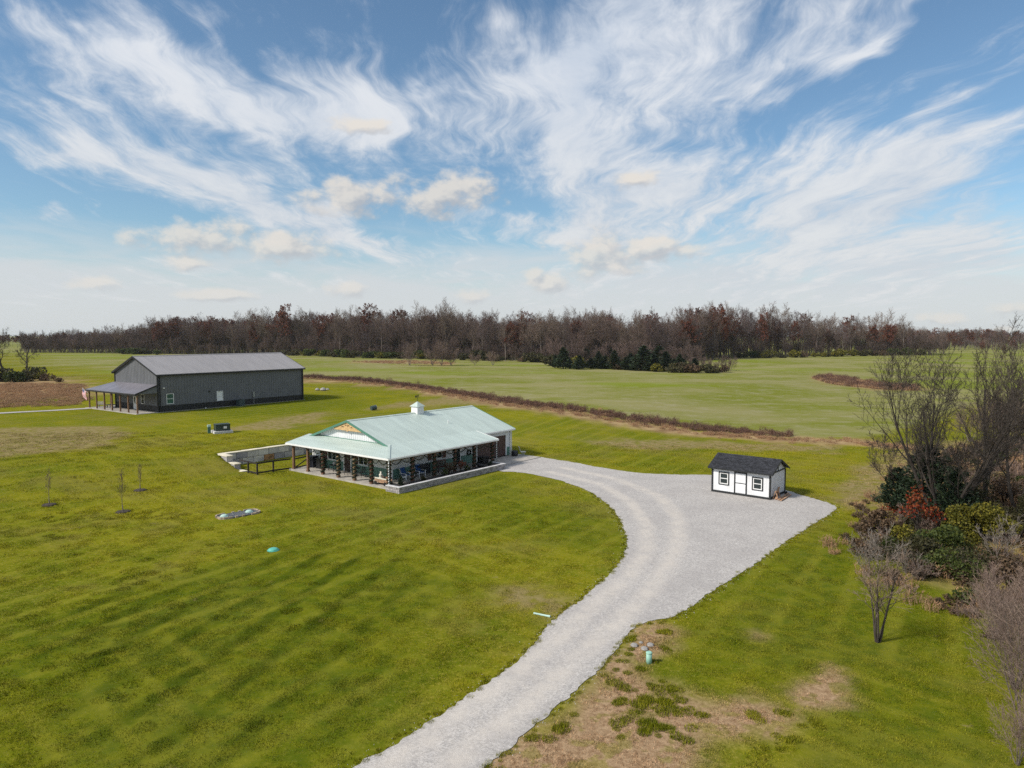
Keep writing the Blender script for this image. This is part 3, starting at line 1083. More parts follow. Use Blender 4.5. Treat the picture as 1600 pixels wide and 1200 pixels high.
# flashing under the front gable
h = MB(); h.box(FX - 0.10, FX - 0.03, SY + 0.3, PL - 0.5, FZ - 0.02, FZ + 0.03); h.build('flashing', MATS['green_trim'], pf)
# gutters and soffit beam
for args, par in (((PX - 0.12, PX - 0.005, PY - 0.1, PL, PZ - 0.16, PZ - 0.02), pf), ((PX, PE, PY - 0.12, PY - 0.005, PZ - 0.16, PZ - 0.02), ps),
                  ((PE + 0.05, RX1, YE0 - 0.12, YE0 - 0.005, roof_z(YE0) - 0.17, roof_z(YE0) - 0.02), main_roof),
                  ((RX0, RX1, YE1 + 0.005, YE1 + 0.12, roof_z(YE1) - 0.17, roof_z(YE1) - 0.02), main_roof)):
    g = MB(); g.box(*args); g.build('gutter', MATS['white_trim'], par)
b_ = MB(); b_.box(-0.08, 0.08, -0.08, 13.6, 2.34, 2.56); b_.build('porch_beam', MATS['post_wood'], house)
b_ = MB(); b_.box(0.085, 13.75, -0.08, 0.08, 2.34, 2.56); b_.build('porch_beam', MATS['post_wood'], house)
# downspouts
for (xx, yy, zt) in ((-0.30, -0.30, 2.5), (13.95, -0.30, 2.5), (19.42, 2.12, 2.85)):
    d = MB(); d.box(xx - 0.035, xx + 0.035, yy - 0.035, yy + 0.035, 0.02, zt); d.build('downspout', MATS['white_trim'], house)
# slab and garage apron
s_ = MB()
s_.prism([(-0.3, -0.3, 0), (14.0, -0.3, 0), (14.0, YR, 0), (XF, YR, 0), (XF, 13.85, 0), (-0.3, 13.85, 0)], (0, 0, ZS))
s_.build('porch_slab', MATS['concrete'], house)
s_ = MB(); s_.prism([(14.0, -1.05, -0.05), (20.4, -1.05, -0.05), (20.4, YR - 0.01, -0.05), (14.0, YR - 0.01, -0.05)], (0, 0, 0.13))
s_.build('garage_apron', MATS['concrete'], house)
# corner trims
for xx, yy in ((XF, YR), (XB, YR), (XB, YL), (XF, YL)):
    t = MB(); t.box(xx - 0.07, xx + 0.07, yy - 0.07, yy + 0.07, 0.0, 2.95); t.build('corner_trim', MATS['white_trim'], house)
# windows, shutters and doors of the front
for (a0, a1, z0, z1, *_ ) in [(10.0, 11.3, 1.02, 2.12), (5.4, 6.75, 1.02, 2.12)]:
    window(house, 'y', XF - 0.012, -1, a0 + 0.05, a1 - 0.05, z0 + 0.06, z1 - 0.05, mull=1, rails=0)
    for sa, sb in ((a1 + 0.06, a1 + 0.42), (a0 - 0.42, a0 - 0.06)):
        t = MB(); t.box(XF - 0.09, XF - 0.036, sa, sb, z0 + 0.02, z1)
        for q in range(9):
            zz = z0 + 0.08 + q * (z1 - z0 - 0.12) / 9
            t.box(XF - 0.105, XF - 0.088, sa + 0.04, sb - 0.04, zz, zz + 0.06)
        t.build('shutter', MATS['shutter_brown'], house)
d = MB(); d.box(XF - 0.02, XF + 0.05, 7.9, 8.8, ZS + 0.01, 2.2)
for q in range(2):
    for r_ in range(3):
        d.box(XF - 0.035, XF - 0.018, 7.98 + q * 0.42, 8.32 + q * 0.42, ZS + 0.12 + r_ * 0.66, ZS + 0.66 + r_ * 0.66)
door = d.build('door', MATS['door_brown'], house)
k_ = MB(); k_.box(XF - 0.09, XF - 0.03, 7.96, 8.0, 1.1, 1.25); k_.build('handle', MATS['grey_metal'], door)
t = MB(); t.box(XF - 0.05, XF - 0.0, 8.8, 8.92, ZS, 2.32); t.box(XF - 0.05, XF, 7.78, 7.9, ZS, 2.32); t.box(XF - 0.05, XF, 7.9, 8.8, 2.2, 2.32)
t.build('door_frame', MATS['white_trim'], house)
# right side: window, glazed door, garage door
window(house, 'x', YR - 0.012, -1, 7.42, 8.7, 1.30, 2.2, mull=1, rails=0)
for sa, sb in ((6.85, 7.28), (8.82, 9.24)):
    t = MB(); t.box(sa, sb, YR - 0.09, YR - 0.036, 1.22, 2.26)
    for q in range(9):
        zz = 1.28 + q * 0.107
        t.box(sa + 0.04, sb - 0.04, YR - 0.105, YR - 0.088, zz, zz + 0.06)
    t.build('shutter', MATS['shutter_brown'], house)
t = MB(); t.box(10.5, 10.6, YR - 0.06, YR + 0.05, ZS, 2.3); t.box(11.3, 11.4, YR - 0.06, YR + 0.05, ZS, 2.3); t.box(10.6, 11.3, YR - 0.06, YR + 0.05, 2.2, 2.3); t.box(10.6, 11.3, YR - 0.06, YR + 0.05, ZS, 0.28)
gd = t.build('glazed_door', MATS['white_trim'], house)
t = MB(); t.box(10.61, 11.29, YR - 0.02, YR + 0.02, 0.29, 2.19); t.build('pane', MATS['glass'], gd)
t = MB(); t.box(11.24, 11.28, YR - 0.10, YR - 0.065, 1.05, 1.2); t.build('handle', MATS['black_metal'], gd)
gdo = thing('garage_door', None, None)
gdo.parent = house
for key in ('label', 'category'):
    if key in gdo: del gdo[key]
for q in range(4):
    z0 = ZS + 0.005 + q * 0.555
    t = MB(); t.box(13.9, 18.55, YR + 0.01, YR + 0.06, z0, z0 + 0.545)
    for r_ in range(8):
        xa = 13.98 + r_ * 0.575
        t.box(xa, xa + 0.48, YR - 0.006, YR + 0.012, z0 + 0.07, z0 + 0.475)
    t.build('door_panel', MATS['garage_brown'], gdo)
t = MB(); t.box(13.78, 13.9, YR - 0.05, YR + 0.05, ZS, 2.42); t.box(18.55, 18.68, YR - 0.05, YR + 0.05, ZS, 2.42); t.box(13.9, 18.55, YR - 0.05, YR + 0.05, 2.37, 2.43)
t.build('door_frame', MATS['white_trim'], house)
# timber truss in the gable
tz = MB(); ty0, ty1, tzb = YM - 1.95, YM + 1.95, 4.22
tz.box(1.99, 2.13, ty0, ty1, tzb - 0.13, tzb + 0.15)
tz.build('gable_truss', MATS['pine_wood'], house)
t2 = MB(); t2.box(1.985, 2.12, YM - 0.08, YM + 0.08, tzb - 0.22, ZR - 0.14); t2.build('king_post', MATS['pine_wood'], house)
for s in (-1, 1):
    t2 = MB(); t2.beam((2.06, YM + s * 1.95, roof_z(YM + 1.95) - 0.20), (2.06, YM + s * 0.05, ZR - 0.24), 0.13, 0.28); t2.build('rafter', MATS['pine_wood'], house)
    t2 = MB(); t2.beam((2.06, YM + s * 0.08, tzb + 0.12), (2.06, YM + s * 0.75, tzb + 0.44), 0.11, 0.20); t2.build('brace', MATS['pine_wood'], house)
# cupola with weather vane
CX = 11.1
cb = MB(); cb.box(CX - 0.45, CX + 0.45, YM - 0.45, YM + 0.45, ZR - 0.25, ZR + 0.62)
for s in (-1, 1):
    for q in range(5):
        zz = ZR + 0.16 + q * 0.08
        cb.box(CX - 0.30, CX + 0.30, YM + s * 0.45 - 0.02, YM + s * 0.45 + 0.02, zz, zz + 0.045)
        cb.box(CX + s * 0.45 - 0.02, CX + s * 0.45 + 0.02, YM - 0.30, YM + 0.30, zz, zz + 0.045)
cup = cb.build('cupola', MATS['white_trim'], house)
cr_ = MB(); n0 = [(CX - 0.58, YM - 0.58, ZR + 0.62), (CX + 0.58, YM - 0.58, ZR + 0.62), (CX + 0.58, YM + 0.58, ZR + 0.62), (CX - 0.58, YM + 0.58, ZR + 0.62), (CX, YM, ZR + 1.12)]
cr_.add(n0, [(0, 1, 4), (1, 2, 4), (2, 3, 4), (3, 0, 4), (3, 2, 1, 0)]); cr_.build('cupola_roof', MATS['mint_roof'], cup)
wv = MB(); wv.tube([(CX, YM, ZR + 1.05), (CX, YM, ZR + 1.75)], [0.02, 0.015], 6); wv.box(CX - 0.32, CX + 0.32, YM - 0.012, YM + 0.012, ZR + 1.52, ZR + 1.55)
wv.box(CX - 0.30, CX - 0.1, YM - 0.015, YM + 0.015, ZR + 1.56, ZR + 1.74); wv.box(CX + 0.05, CX + 0.16, YM - 0.015, YM + 0.015, ZR + 1.6, ZR + 1.8)
wv.build('weather_vane', MATS['black_metal'], cup)
# plumbing vents
for vx, vy in ((12.5, 4.9),):
    t = MB(); t.tube([(vx, vy, roof_z(vy) - 0.1), (vx, vy, roof_z(vy) + 0.3)], [0.05, 0.05], 8); t.build('vent_pipe', MATS['white_trim'], main_roof)

# porch posts (front row then side row); garlands wound round them are things of their own
FRONT_U = [13.49 * i / 6 for i in range(7)]
SIDE_V = [13.64 * i / 5 for i in range(1, 6)]
posts = [(0.0, u) for u in FRONT_U] + [(v, 0.0) for v in SIDE_V]
for (xx, yy) in posts:
    t = MB(); t.box(xx - 0.10, xx + 0.10, yy - 0.10, yy + 0.10, ZS, 2.345); t.box(xx - 0.13, xx + 0.13, yy - 0.13, yy + 0.13, ZS + 0.001, ZS + 0.16)
    t.build('post', MATS['post_wood'], house)


def h_world(x, y, z):
    """house-local point to world"""
    c_, s_ = math.cos(H_TH), math.sin(H_TH)
    return Vector((H_C.x + c_ * x - s_ * y, H_C.y + s_ * x + c_ * y, z))


def fuzz(mb, pts, r, dens, rs, mi=0, size=0.06):
    """needles bristling round a path"""
    for p in pts:
        for _ in range(dens):
            d_ = Vector((rs.gauss(0, 1), rs.gauss(0, 1), rs.gauss(0, 1))).normalized()
            a_ = Vector(p) + d_ * r * rs.uniform(0.2, 0.8)
            e_ = a_ + (d_ + Vector((rs.gauss(0, .5), rs.gauss(0, .5), rs.gauss(0, .5)))).normalized() * size
            s_ = d_.cross(Vector((rs.random(), rs.random(), rs.random()))).normalized() * size * 0.3
            mb.add([tuple(a_ - s_), tuple(a_ + s_), tuple(e_)], [(0, 1, 2)], mi)


ORD = ['first', 'second', 'third', 'fourth', 'fifth', 'sixth', 'seventh']
rs = random.Random(3)


def post_garland(xx, yy, label):
    root = h_world(xx, yy, ZS)
    g = MB(); rb = MB(); pts = []
    turns = 5.5
    for i in range(100):
        t = i / 99
        a_ = turns * 2 * math.pi * t
        pts.append((0.165 * math.cos(a_), 0.165 * math.sin(a_), 0.12 + 1.98 * t))
    g.tube(pts, [0.07] * len(pts), 5)
    fuzz(g, pts, 0.09, 9, rs, 0, 0.09)
    o = thing('post_garland', label, 'garland', root, H_TH, 'garlands wound round the porch posts')
    g.build('greenery', MATS['garland'], o)
    p2 = []
    for i in range(60):
        t = i / 59
        a_ = turns * 2 * math.pi * t + 2.6
        p2.append((0.155 * math.cos(a_), 0.155 * math.sin(a_), 0.14 + 1.9 * t))
    rb.tube(p2, [0.018] * len(p2), 4)
    rb.build('ribbon', MATS['ribbon_gold' if rs.random() < 0.55 else 'ribbon_red'], o)


for i in range(5, -1, -1):
    n_ = 6 - i
    if i == 0:
        post_garland(0, 0, 'garland wound round the corner post of the porch beside the stone planter')
    elif i < 5:
        post_garland(0, FRONT_U[i], 'garland wound round the %s post from the left end of the porch front' % ORD[6 - i])
for j, v in enumerate(SIDE_V):
    post_garland(v, 0, 'garland wound round the %s post behind the stone planter counting from the porch corner' % ORD[j])


def swag(p, q, label, drop=0.30):
    mid = (Vector(p) + Vector(q)) / 2
    org = h_world(mid.x, mid.y, 0)
    o = thing('swag_garland', label, 'garland', org, H_TH, 'garland swags under the porch eave')
    P = Vector(p) - Vector((mid.x, mid.y, 0)); Q = Vector(q) - Vector((mid.x, mid.y, 0))
    pts = []
    for half in range(2):
        a_ = P.lerp(Q, half * 0.5); b2 = P.lerp(Q, half * 0.5 + 0.5)
        for i in range(14):
            t = i / 13
            s_ = a_.lerp(b2, t); s_.z -= drop * 4 * t * (1 - t)
            pts.append(tuple(s_))
    g = MB(); g.tube(pts, [0.032] * len(pts), 5); fuzz(g, pts, 0.045, 8, rs, 0, 0.06)
    g.build('greenery', MATS['garland'], o)


for (xx, yy, lab) in ((-0.30, -0.30, 'black garland spiralling up the white downspout at the porch corner'), (13.95, -0.30, 'black garland spiralling up the white downspout at the far planter end')):
    pts = [(0.075 * math.cos(i * 0.45), 0.075 * math.sin(i * 0.45), 0.1 + i * 0.0155) for i in range(140)]
    g = MB(); g.tube(pts, [0.028] * len(pts), 5); fuzz(g, pts, 0.03, 3, rs, 0, 0.04)
    o = g.build('downspout_garland', MATS['garland'], None, False, h_world(xx, yy, 0.0)); o.rotation_euler.z = H_TH
    tag(o, lab, 'garland')
for i in range(5):
    swag((-0.12, FRONT_U[i] + 0.1, 2.33), (-0.12, FRONT_U[i + 1] - 0.1, 2.33), 'drooping garland along the porch front in the %s gap from the corner post' % ORD[i])
sv_ = [0.0] + SIDE_V
for i in range(5):
    swag((sv_[i] + 0.1, -0.12, 2.33), (sv_[i + 1] - 0.1, -0.12, 2.33), 'drooping garland above the stone planter in the %s gap from the corner post' % ORD[i])

# ================================================================== stone planter along the side porch
pw_ = thing('stone_planter', 'low grey stone planter wall along the side of the porch', 'planter', h_world(0, 0, 0), H_TH)
PA, PB, PO, PI_ = -0.75, 13.0, -2.05, -0.42
rs = random.Random(5)


def course(mb, a0, a1, fixed, axis, z0, hgt_, out, depth=0.24, L=0.42):
    x = a0 + rs.uniform(-0.2, 0)
    while x < a1:
        l_ = L * rs.uniform(0.75, 1.2)
        xa, xb = max(a0, x), min(a1, x + l_ - 0.012)
        if xb - xa > 0.03:
            j = rs.uniform(-0.012, 0.022)
            if axis == 'x':
                mb.box(xa, xb, fixed + out * j, fixed - out * depth, z0 + 0.006, z0 + hgt_ - 0.006)
            else:
                mb.box(fixed + out * j, fixed - out * depth, xa, xb, z0 + 0.006, z0 + hgt_ - 0.006)
        x += l_


mbs = MB(); caps = MB()
for k_ in range(3):
    course(mbs, PA + 0.24, PB, PO, 'x', -0.02 + k_ * 0.16, 0.16, -1)
    course(mbs, PO, PI_, PA, 'y', -0.02 + k_ * 0.16, 0.16, -1)
    course(mbs, PO + 0.25, PI_, PB + 0.22, 'y', -0.02 + k_ * 0.16, 0.16, 1)
course(caps, PA - 0.03, PB + 0.22, PO - 0.03, 'x', 0.462, 0.075, -1, 0.31, 0.5)
course(caps, PO + 0.29, PI_, PA - 0.03, 'y', 0.462, 0.075, -1, 0.31, 0.5)
course(caps, PO + 0.29, PI_, PB + 0.25, 'y', 0.462, 0.075, 1, 0.31, 0.5)
tag(mbs.build('stone_course', MATS['planter_stone'], pw_), kind='stuff')
tag(caps.build('cap_stones', MATS['cap_stone'], pw_), kind='stuff')
t = MB(); t.box(PA + 0.2, PB, PO + 0.2, PI_, 0.0, 0.36); t.build('soil', MATS['soil'], pw_)

# ================================================================== porch furniture
def lbin(name, label, cat, x, y, w_, d_, h_, mname, lid=0.05, rz=0.0, group=None):
    o = thing(name, label, cat, h_world(x, y, ZS), H_TH + rz, group)
    t = MB()
    t.prism([(-w_ / 2 * .86, -d_ / 2 * .86, 0.03), (w_ / 2 * .86, -d_ / 2 * .86, 0.03), (w_ / 2 * .86, d_ / 2 * .86, 0.03), (-w_ / 2 * .86, d_ / 2 * .86, 0.03)], (0, 0, 0.05))
    n_ = [(-w_ / 2 * .86, -d_ / 2 * .86, 0.0), (w_ / 2 * .86, -d_ / 2 * .86, 0.0), (w_ / 2 * .86, d_ / 2 * .86, 0.0), (-w_ / 2 * .86, d_ / 2 * .86, 0.0),
          (-w_ / 2, -d_ / 2, h_), (w_ / 2, -d_ / 2, h_), (w_ / 2, d_ / 2, h_), (-w_ / 2, d_ / 2, h_)]
    t.add(n_, [(0, 3, 2, 1), (4, 5, 6, 7), (0, 1, 5, 4), (1, 2, 6, 5), (2, 3, 7, 6), (3, 0, 4, 7)])
    t.build('body', MATS[mname], o)
    t = MB(); t.box(-w_ / 2 - 0.03, w_ / 2 + 0.03, -d_ / 2 - 0.04, d_ / 2 + 0.03, h_ + 0.002, h_ + lid)
    t.box(-w_ / 2 + 0.05, w_ / 2 - 0.05, -d_ / 2 - 0.08, -d_ / 2 - 0.03, h_ + 0.005, h_ + 0.035)
    t.build('lid', MATS[mname], o)
    for s in (-1, 1):
        t = MB(); t.tube([(s * w_ / 2 * 0.8, d_ / 2 * 0.9, 0.1), (s * w_ / 2 * 0.98, d_ / 2 * 0.9, 0.1)], [0.1, 0.1], 10); t.build('wheel', MATS['black_metal'], o)
    return o


lbin('wheeled_bin', 'tall dark blue wheeled bin nearest the open end of the front porch', 'bin', 1.7, 12.75, 0.62, 0.7, 1.05, 'black_plastic')
lbin('wheeled_bin', 'shorter black wheeled bin standing behind the third front porch post', 'bin', 1.75, 11.7, 0.6, 0.66, 0.95, 'black_metal')
lbin('storage_cube', 'black square bin at the far end of the stone planter', 'bin', 13.1, 0.75, 0.85, 0.85, 0.72, 'black_metal', 0.06)

# small side table left of the door
o = thing('side_table', 'small dark side table left of the brown front door', 'table', h_world(1.75, 9.75, ZS), H_TH)
t = MB(); t.box(-0.3, 0.3, -0.4, 0.4, 0.52, 0.57); t.build('table_top', MATS['black_metal'], o)
for sx in (-1, 1):
    for sy in (-1, 1):
        t = MB(); t.box(sx * 0.26 - 0.025, sx * 0.26 + 0.025, sy * 0.35 - 0.025, sy * 0.35 + 0.025, 0, 0.52); t.build('leg', MATS['black_metal'], o)
t = MB(); t.lathe([(0.10, 0.572), (0.14, 0.65), (0.13, 0.80), (0.09, 0.85)], 12); o2 = t.build('flower_pot', MATS['cap_stone'], None)
o2.location = h_world(1.75, 9.6, ZS); tag(o2, 'pale pot standing on the dark side table by the front door', 'pot')


def patio_chair(x, y, rz, label, group):
    o = thing('patio_chair', label, 'chair', h_world(x, y, ZS), H_TH + rz, group)
    t = MB(); t.box(-0.26, 0.26, -0.26, 0.26, 0.42, 0.46); t.build('seat', MATS['black_metal'], o)
    t = MB()
    for i in range(5):
        yy = -0.22 + i * 0.11
        t.beam((0.25, yy, 0.46), (0.36, yy, 0.95), 0.02, 0.03)
    t.beam((0.36, -0.27, 0.95), (0.36, 0.27, 0.95), 0.04, 0.05)
    t.build('backrest', MATS['black_metal'], o)
    for sx in (-1, 1):
        for sy in (-1, 1):
            t = MB(); t.beam((sx * 0.23, sy * 0.24, 0.43), (sx * 0.27, sy * 0.27, 0), 0.03, 0.03); t.build('leg', MATS['black_metal'], o)
    for sy in (-1, 1):
        t = MB(); t.box(-0.25, 0.30, sy * 0.28 - 0.03, sy * 0.28 + 0.03, 0.64, 0.67); t.box(-0.25, -0.22, sy * 0.28 - 0.015, sy * 0.28 + 0.015, 0.45, 0.64); t.build('armrest', MATS['black_metal'], o)


o = thing('bistro_table', 'round black metal table between two chairs under the front window', 'table', h_world(1.45, 6.1, ZS), H_TH)
t = MB(); t.lathe([(0.40, 0.70), (0.42, 0.71), (0.42, 0.735), (0.40, 0.745)], 20); t.build('table_top', MATS['black_metal'], o)
t = MB(); t.tube([(0, 0, 0.03), (0, 0, 0.70)], [0.035, 0.03], 8); t.build('column', MATS['black_metal'], o)
t = MB(); t.lathe([(0.26, 0.0), (0.26, 0.02), (0.05, 0.05)], 14); t.build('base', MATS['black_metal'], o)
patio_chair(1.35, 7.0, 1.5, 'black metal patio chair on the door side of the round table', 'black patio chairs')
patio_chair(1.35, 5.2, -1.5, 'black metal patio chair on the corner side of the round table', 'black patio chairs')

# barrow-like cart near the corner
o = thing('garden_cart', 'weathered wooden slatted cart with black wheels beside the porch corner', 'cart', h_world(0.42, 1.2, ZS), H_TH + math.pi / 2)
for q in range(3):
    t = MB(); t.box(-0.75, 0.75, 0.30, 0.33, 0.24 + q * 0.14, 0.35 + q * 0.14); t.build('slat', MATS['cream_paint' if q == 2 else 'lumber'], o)
    t = MB(); t.box(-0.75, 0.75, -0.33, -0.30, 0.24 + q * 0.14, 0.35 + q * 0.14); t.build('slat', MATS['lumber'], o)
t = MB(); t.box(-0.75, 0.75, -0.3, 0.3, 0.20, 0.24); t.build('bed', MATS['lumber'], o)
for sx in (-1, 1):
    for sy in (-1, 1):
        t = MB(); t.tube([(sx * 0.6, sy * 0.34, 0.16), (sx * 0.6, sy * 0.40, 0.16)], [0.16, 0.16], 14); t.build('wheel', MATS['black_metal'], o)
t = MB(); t.lathe([(0.14, 0.0), (0.2, 0.05), (0.2, 0.36), (0.12, 0.46), (0.17, 0.50), (0.17, 0.62), (0.06, 0.72), (0.1, 0.85)], 12)
o = t.build('snowman_ornament', MATS['cream_paint'], None, True, h_world(0.42, 1.5, ZS + 0.242)); o.rotation_euler.z = H_TH
tag(o, 'cream stacked ornament standing in the wooden cart', 'ornament')


def adirondack(x, y, rz, label):
    o = thing('porch_chair', label, 'chair', h_world(x, y, ZS), H_TH + rz, 'white porch chairs with blue cushions')
    t = MB()
    for q in range(5):
        t.beam((-0.30 + q * 0.12, -0.28, 0.36 - q * 0.02), (-0.30 + q * 0.12, 0.28, 0.36 - q * 0.02), 0.10, 0.025)
    t.build('seat', MATS['chair_white'], o)
    for q in range(5):
        yy = -0.23 + q * 0.115
        t = MB(); t.beam((0.24, yy, 0.30), (0.52, yy * 1.15, 1.02 - abs(yy) * 0.3), 0.095, 0.022); t.build('back_slat', MATS['chair_white'], o)
    for sy in (-1, 1):
        t = MB(); t.box(-0.42, 0.38, sy * 0.36 - 0.06, sy * 0.36 + 0.06, 0.54, 0.57); t.build('armrest', MATS['chair_white'], o)
        t = MB(); t.box(-0.38, -0.30, sy * 0.34 - 0.02, sy * 0.34 + 0.02, 0, 0.54); t.build('leg', MATS['chair_white'], o)
        t = MB(); t.beam((-0.36, sy * 0.30, 0.34), (0.50, sy * 0.30, 0.05), 0.03, 0.12); t.build('leg', MATS['chair_white'], o)
    t = MB(); t.beam((0.20, 0, 0.42), (0.45, 0, 1.0), 0.48, 0.09, (1, 0, 0)); t.box(-0.28, 0.2, -0.25, 0.25, 0.385, 0.46)
    t.build('cushion', MATS['cushion_blue'], o)


adirondack(3.2, 1.35, R(95), 'white slatted porch chair with blue cushion nearest the porch corner')
adirondack(4.95, 1.35, R(82), 'white slatted porch chair with blue cushion beside the dark cabinet')
o = thing('side_table', 'yellow-topped small table between the two white porch chairs', 'side table', h_world(4.1, 1.55, ZS), H_TH)
t = MB(); t.box(-0.24, 0.24, -0.2, 0.2, 0.48, 0.56); t.build('table_top', MATS['cushion_yellow'], o)
for sx in (-1, 1):
    t = MB(); t.box(sx * 0.2 - 0.02, sx * 0.2 + 0.02, -0.18, 0.18, 0, 0.48); t.build('leg', MATS['chair_white'], o)
o = thing('outdoor_cabinet', 'long dark cabinet against the side wall behind the porch chairs', 'cabinet', h_world(5.75, 1.9, ZS), H_TH)
t = MB(); t.box(-0.82, 0.82, -0.28, 0.28, 0.06, 0.84); t.build('body', MATS['black_plastic'], o)
t = MB(); t.box(-0.86, 0.86, -0.32, 0.30, 0.842, 0.88); t.build('top', MATS['black_plastic'], o)
for s in (-1, 1):
    t = MB(); t.box(s * 0.41 - 0.38, s * 0.41 + 0.38, -0.30, -0.279, 0.12, 0.80); t.build('door', MATS['dark_interior'], o)
# outdoor dining set with wicker look behind the middle of the planter
o = thing('garden_bench', 'dark brown slatted bench under the side window behind the planter', 'bench', h_world(8.0, 1.5, ZS), H_TH)
t = MB()
for q in range(4):
    t.box(-0.8, 0.8, -0.3 + q * 0.14, -0.19 + q * 0.14, 0.42, 0.45)
t.build('seat', MATS['shutter_brown'], o)
t = MB()
for q in range(9):
    t.box(-0.78 + q * 0.19, -0.70 + q * 0.19, 0.28, 0.31, 0.45, 0.95)
t.box(-0.82, 0.82, 0.27, 0.32, 0.93, 1.0)
t.build('backrest', MATS['shutter_brown'], o)
for sx in (-1, 1):
    for sy in (-1, 1):
        t = MB(); t.box(sx * 0.76 - 0.03, sx * 0.76 + 0.03, sy * 0.27 - 0.03, sy * 0.27 + 0.03, 0, 0.43); t.build('leg', MATS['shutter_brown'], o)
# wall lantern / basket by the garage
o = thing('wall_planter', 'dark round wreath hung on the wall between glazed door and garage', 'wreath', h_world(12.6, YR - 0.1, 1.25), H_TH)
ring = [(0.24 * math.cos(a_ * math.pi / 12), 0.0, 0.24 * math.sin(a_ * math.pi / 12)) for a_ in range(25)]
t = MB(); t.tube(ring, [0.06] * 25, 6); fuzz(t, ring, 0.07, 20, rs, 0, 0.08); t.build('greenery', MATS['garland'], o)
# black tyre planter and pale chair by the garage corner
t = MB(); t.lathe([(0.26, 0.0), (0.34, 0.06), (0.36, 0.2), (0.36, 0.5), (0.30, 0.56), (0.22, 0.5)], 18)
o = t.build('black_planter', MATS['black_metal'], None, True, h_world(19.2, 1.5, 0.08)); tag(o, 'round black tub beside the garage door corner', 'tub')
o = thing('lawn_chair', 'pale folding lawn chair on the concrete beside the black tub', 'chair', h_world(20.0, 1.0, 0.08), H_TH + 2.4)
t = MB(); t.box(-0.28, 0.28, -0.28, 0.28, 0.38, 0.42); t.build('seat', MATS['cream_paint'], o)
t = MB(); t.beam((0.26, 0, 0.40), (0.48, 0, 1.0), 0.54, 0.04, (1, 0, 0)); t.build('backrest', MATS['cream_paint'], o)
for sx in (-1, 1):
    for sy in (-1, 1):
        t = MB(); t.tube([(sx * 0.26, sy * 0.26, 0.4), (-sx * 0.26, sy * 0.27, 0.0)], [0.018, 0.018], 6); t.build('leg', MATS['grey_metal'], o)

# ================================================================== retaining wall
rw = thing('retaining_wall', 'stepped retaining wall of big pale concrete blocks left of the house', 'retaining wall', h_world(0, 0, 0), H_TH)
rs = random.Random(11)
YW = 20.45
for k_ in range(2):
    x = -3.1 + (0.0 if k_ else -0.55)
    while x < 22:
        L = 1.22
        t = MB(); e = rs.uniform(-0.02, 0.02)
        t.box(max(x, -3.1) + 0.022, x + L - 0.022, YW + e, YW + 0.6, k_ * 0.61 + 0.020 - (0.05 if k_ == 0 else 0), k_ * 0.61 + 0.592)
        t.build('block', MATS['rust_block' if (k_ == 0 and 0.2 < x < 1.4) else 'wall_block'], rw)
        x += L
for (ya, yb, top) in ((18.95, 20.15, 2), (20.17, 21.05, 2), (17.6, 18.93, 1), (18.95, 21.05, 1)):
    t = MB(); t.box(-3.75, -3.13, ya + 0.01, yb - 0.01, (top - 1) * 0.61 - (0.1 if top == 1 else -0.008), top * 0.61 - 0.006); t.build('block', MATS['wall_block'], rw)
t = MB(); t.box(-3.05, 21.9, YW + 0.10, YW + 0.58, -0.05, 1.2); t.build('backing', MATS['soil'], rw)
t = MB(); t.box(-3.12, 22, YW - 0.04, YW + 0.64, 1.222, 1.31); t.build('cap', MATS['cap_block'], rw)
t = MB(); t.box(-3.80, -3.10, 18.9, 21.1, 1.224, 1.312); t.build('cap', MATS['cap_block'], rw)
t = MB(); t.box(-3.79, -3.10, 17.55, 18.89, 0.612, 0.69); t.build('cap', MATS['cap_block'], rw)
t = MB(); t.box(-3.78, -3.10, 16.4, 17.54, -0.05, 0.10); t.build('cap', MATS['cap_block'], rw)

# fence of dark rails
fn = thing('rail_fence', 'dark brown rail fence joining the block wall to the porch', 'fence', h_world(0, 0, 0), H_TH)
fp = [(-3.45, 17.3), (-3.45, 15.75), (-3.45, 14.25), (-1.75, 14.25), (-0.02, 13.95)]
for (xx, yy) in fp[1:4]:
    t = MB(); t.box(xx - 0.06, xx + 0.06, yy - 0.06, yy + 0.06, -0.05, 1.12); t.build('post', MATS['fence_brown'], fn)
for a_, b2 in zip(fp[:-1], fp[1:]):
    for zz in (0.16, 1.06):
        if a_ == fp[0] and zz < 0.5:
            continue
        t = MB(); t.beam((*a_, zz), (*b2, zz), 0.045, 0.14); t.build('rail', MATS['fence_brown'], fn)
gt = thing('yard_gate', 'dark brown yard gate with a diagonal brace behind the end porch post', 'gate', h_world(2.5, 14.0, 0), H_TH)
for zz in (0.18, 1.06):
    t = MB(); t.beam((-2.3, -0.35, zz), (0.0, 0.1, zz), 0.045, 0.13); t.build('rail', MATS['fence_brown'], gt)
t = MB(); t.beam((-2.3, -0.35, 0.2), (0.0, 0.1, 1.04), 0.04, 0.11); t.build('brace', MATS['fence_brown'], gt)
t = MB(); t.box(-0.06, 0.06, 0.05, 0.17, -0.02, 1.15); t.build('post', MATS['fence_brown'], gt)

# ================================================================== dark barn
BZ = 1.4
B_TH, B_C = 0.938, Vector((-52.963, 105.76, BZ))
barn = thing('barn', 'large dark grey metal barn with black base and lean-to porch', 'barn', B_C, B_TH)
BW, BL, BE, BR = 13.23, 26.14, 7.113 - BZ, 9.752 - BZ
BK = 0.95
b_open = [(1.3, 2.4, 1.18, 2.72), (9.5, 10.55, 1.05, 2.6)]
g_open = [(6.5, 7.5, 0.0, 2.12), (4.05, 5.0, 1.1, 2.5)]


def cut(ops, z0, z1):
    return [(a_, b2, max(z0, c_), min(z1, d_)) for a_, b2, c_, d_ in ops if d_ > z0 and c_ < z1]


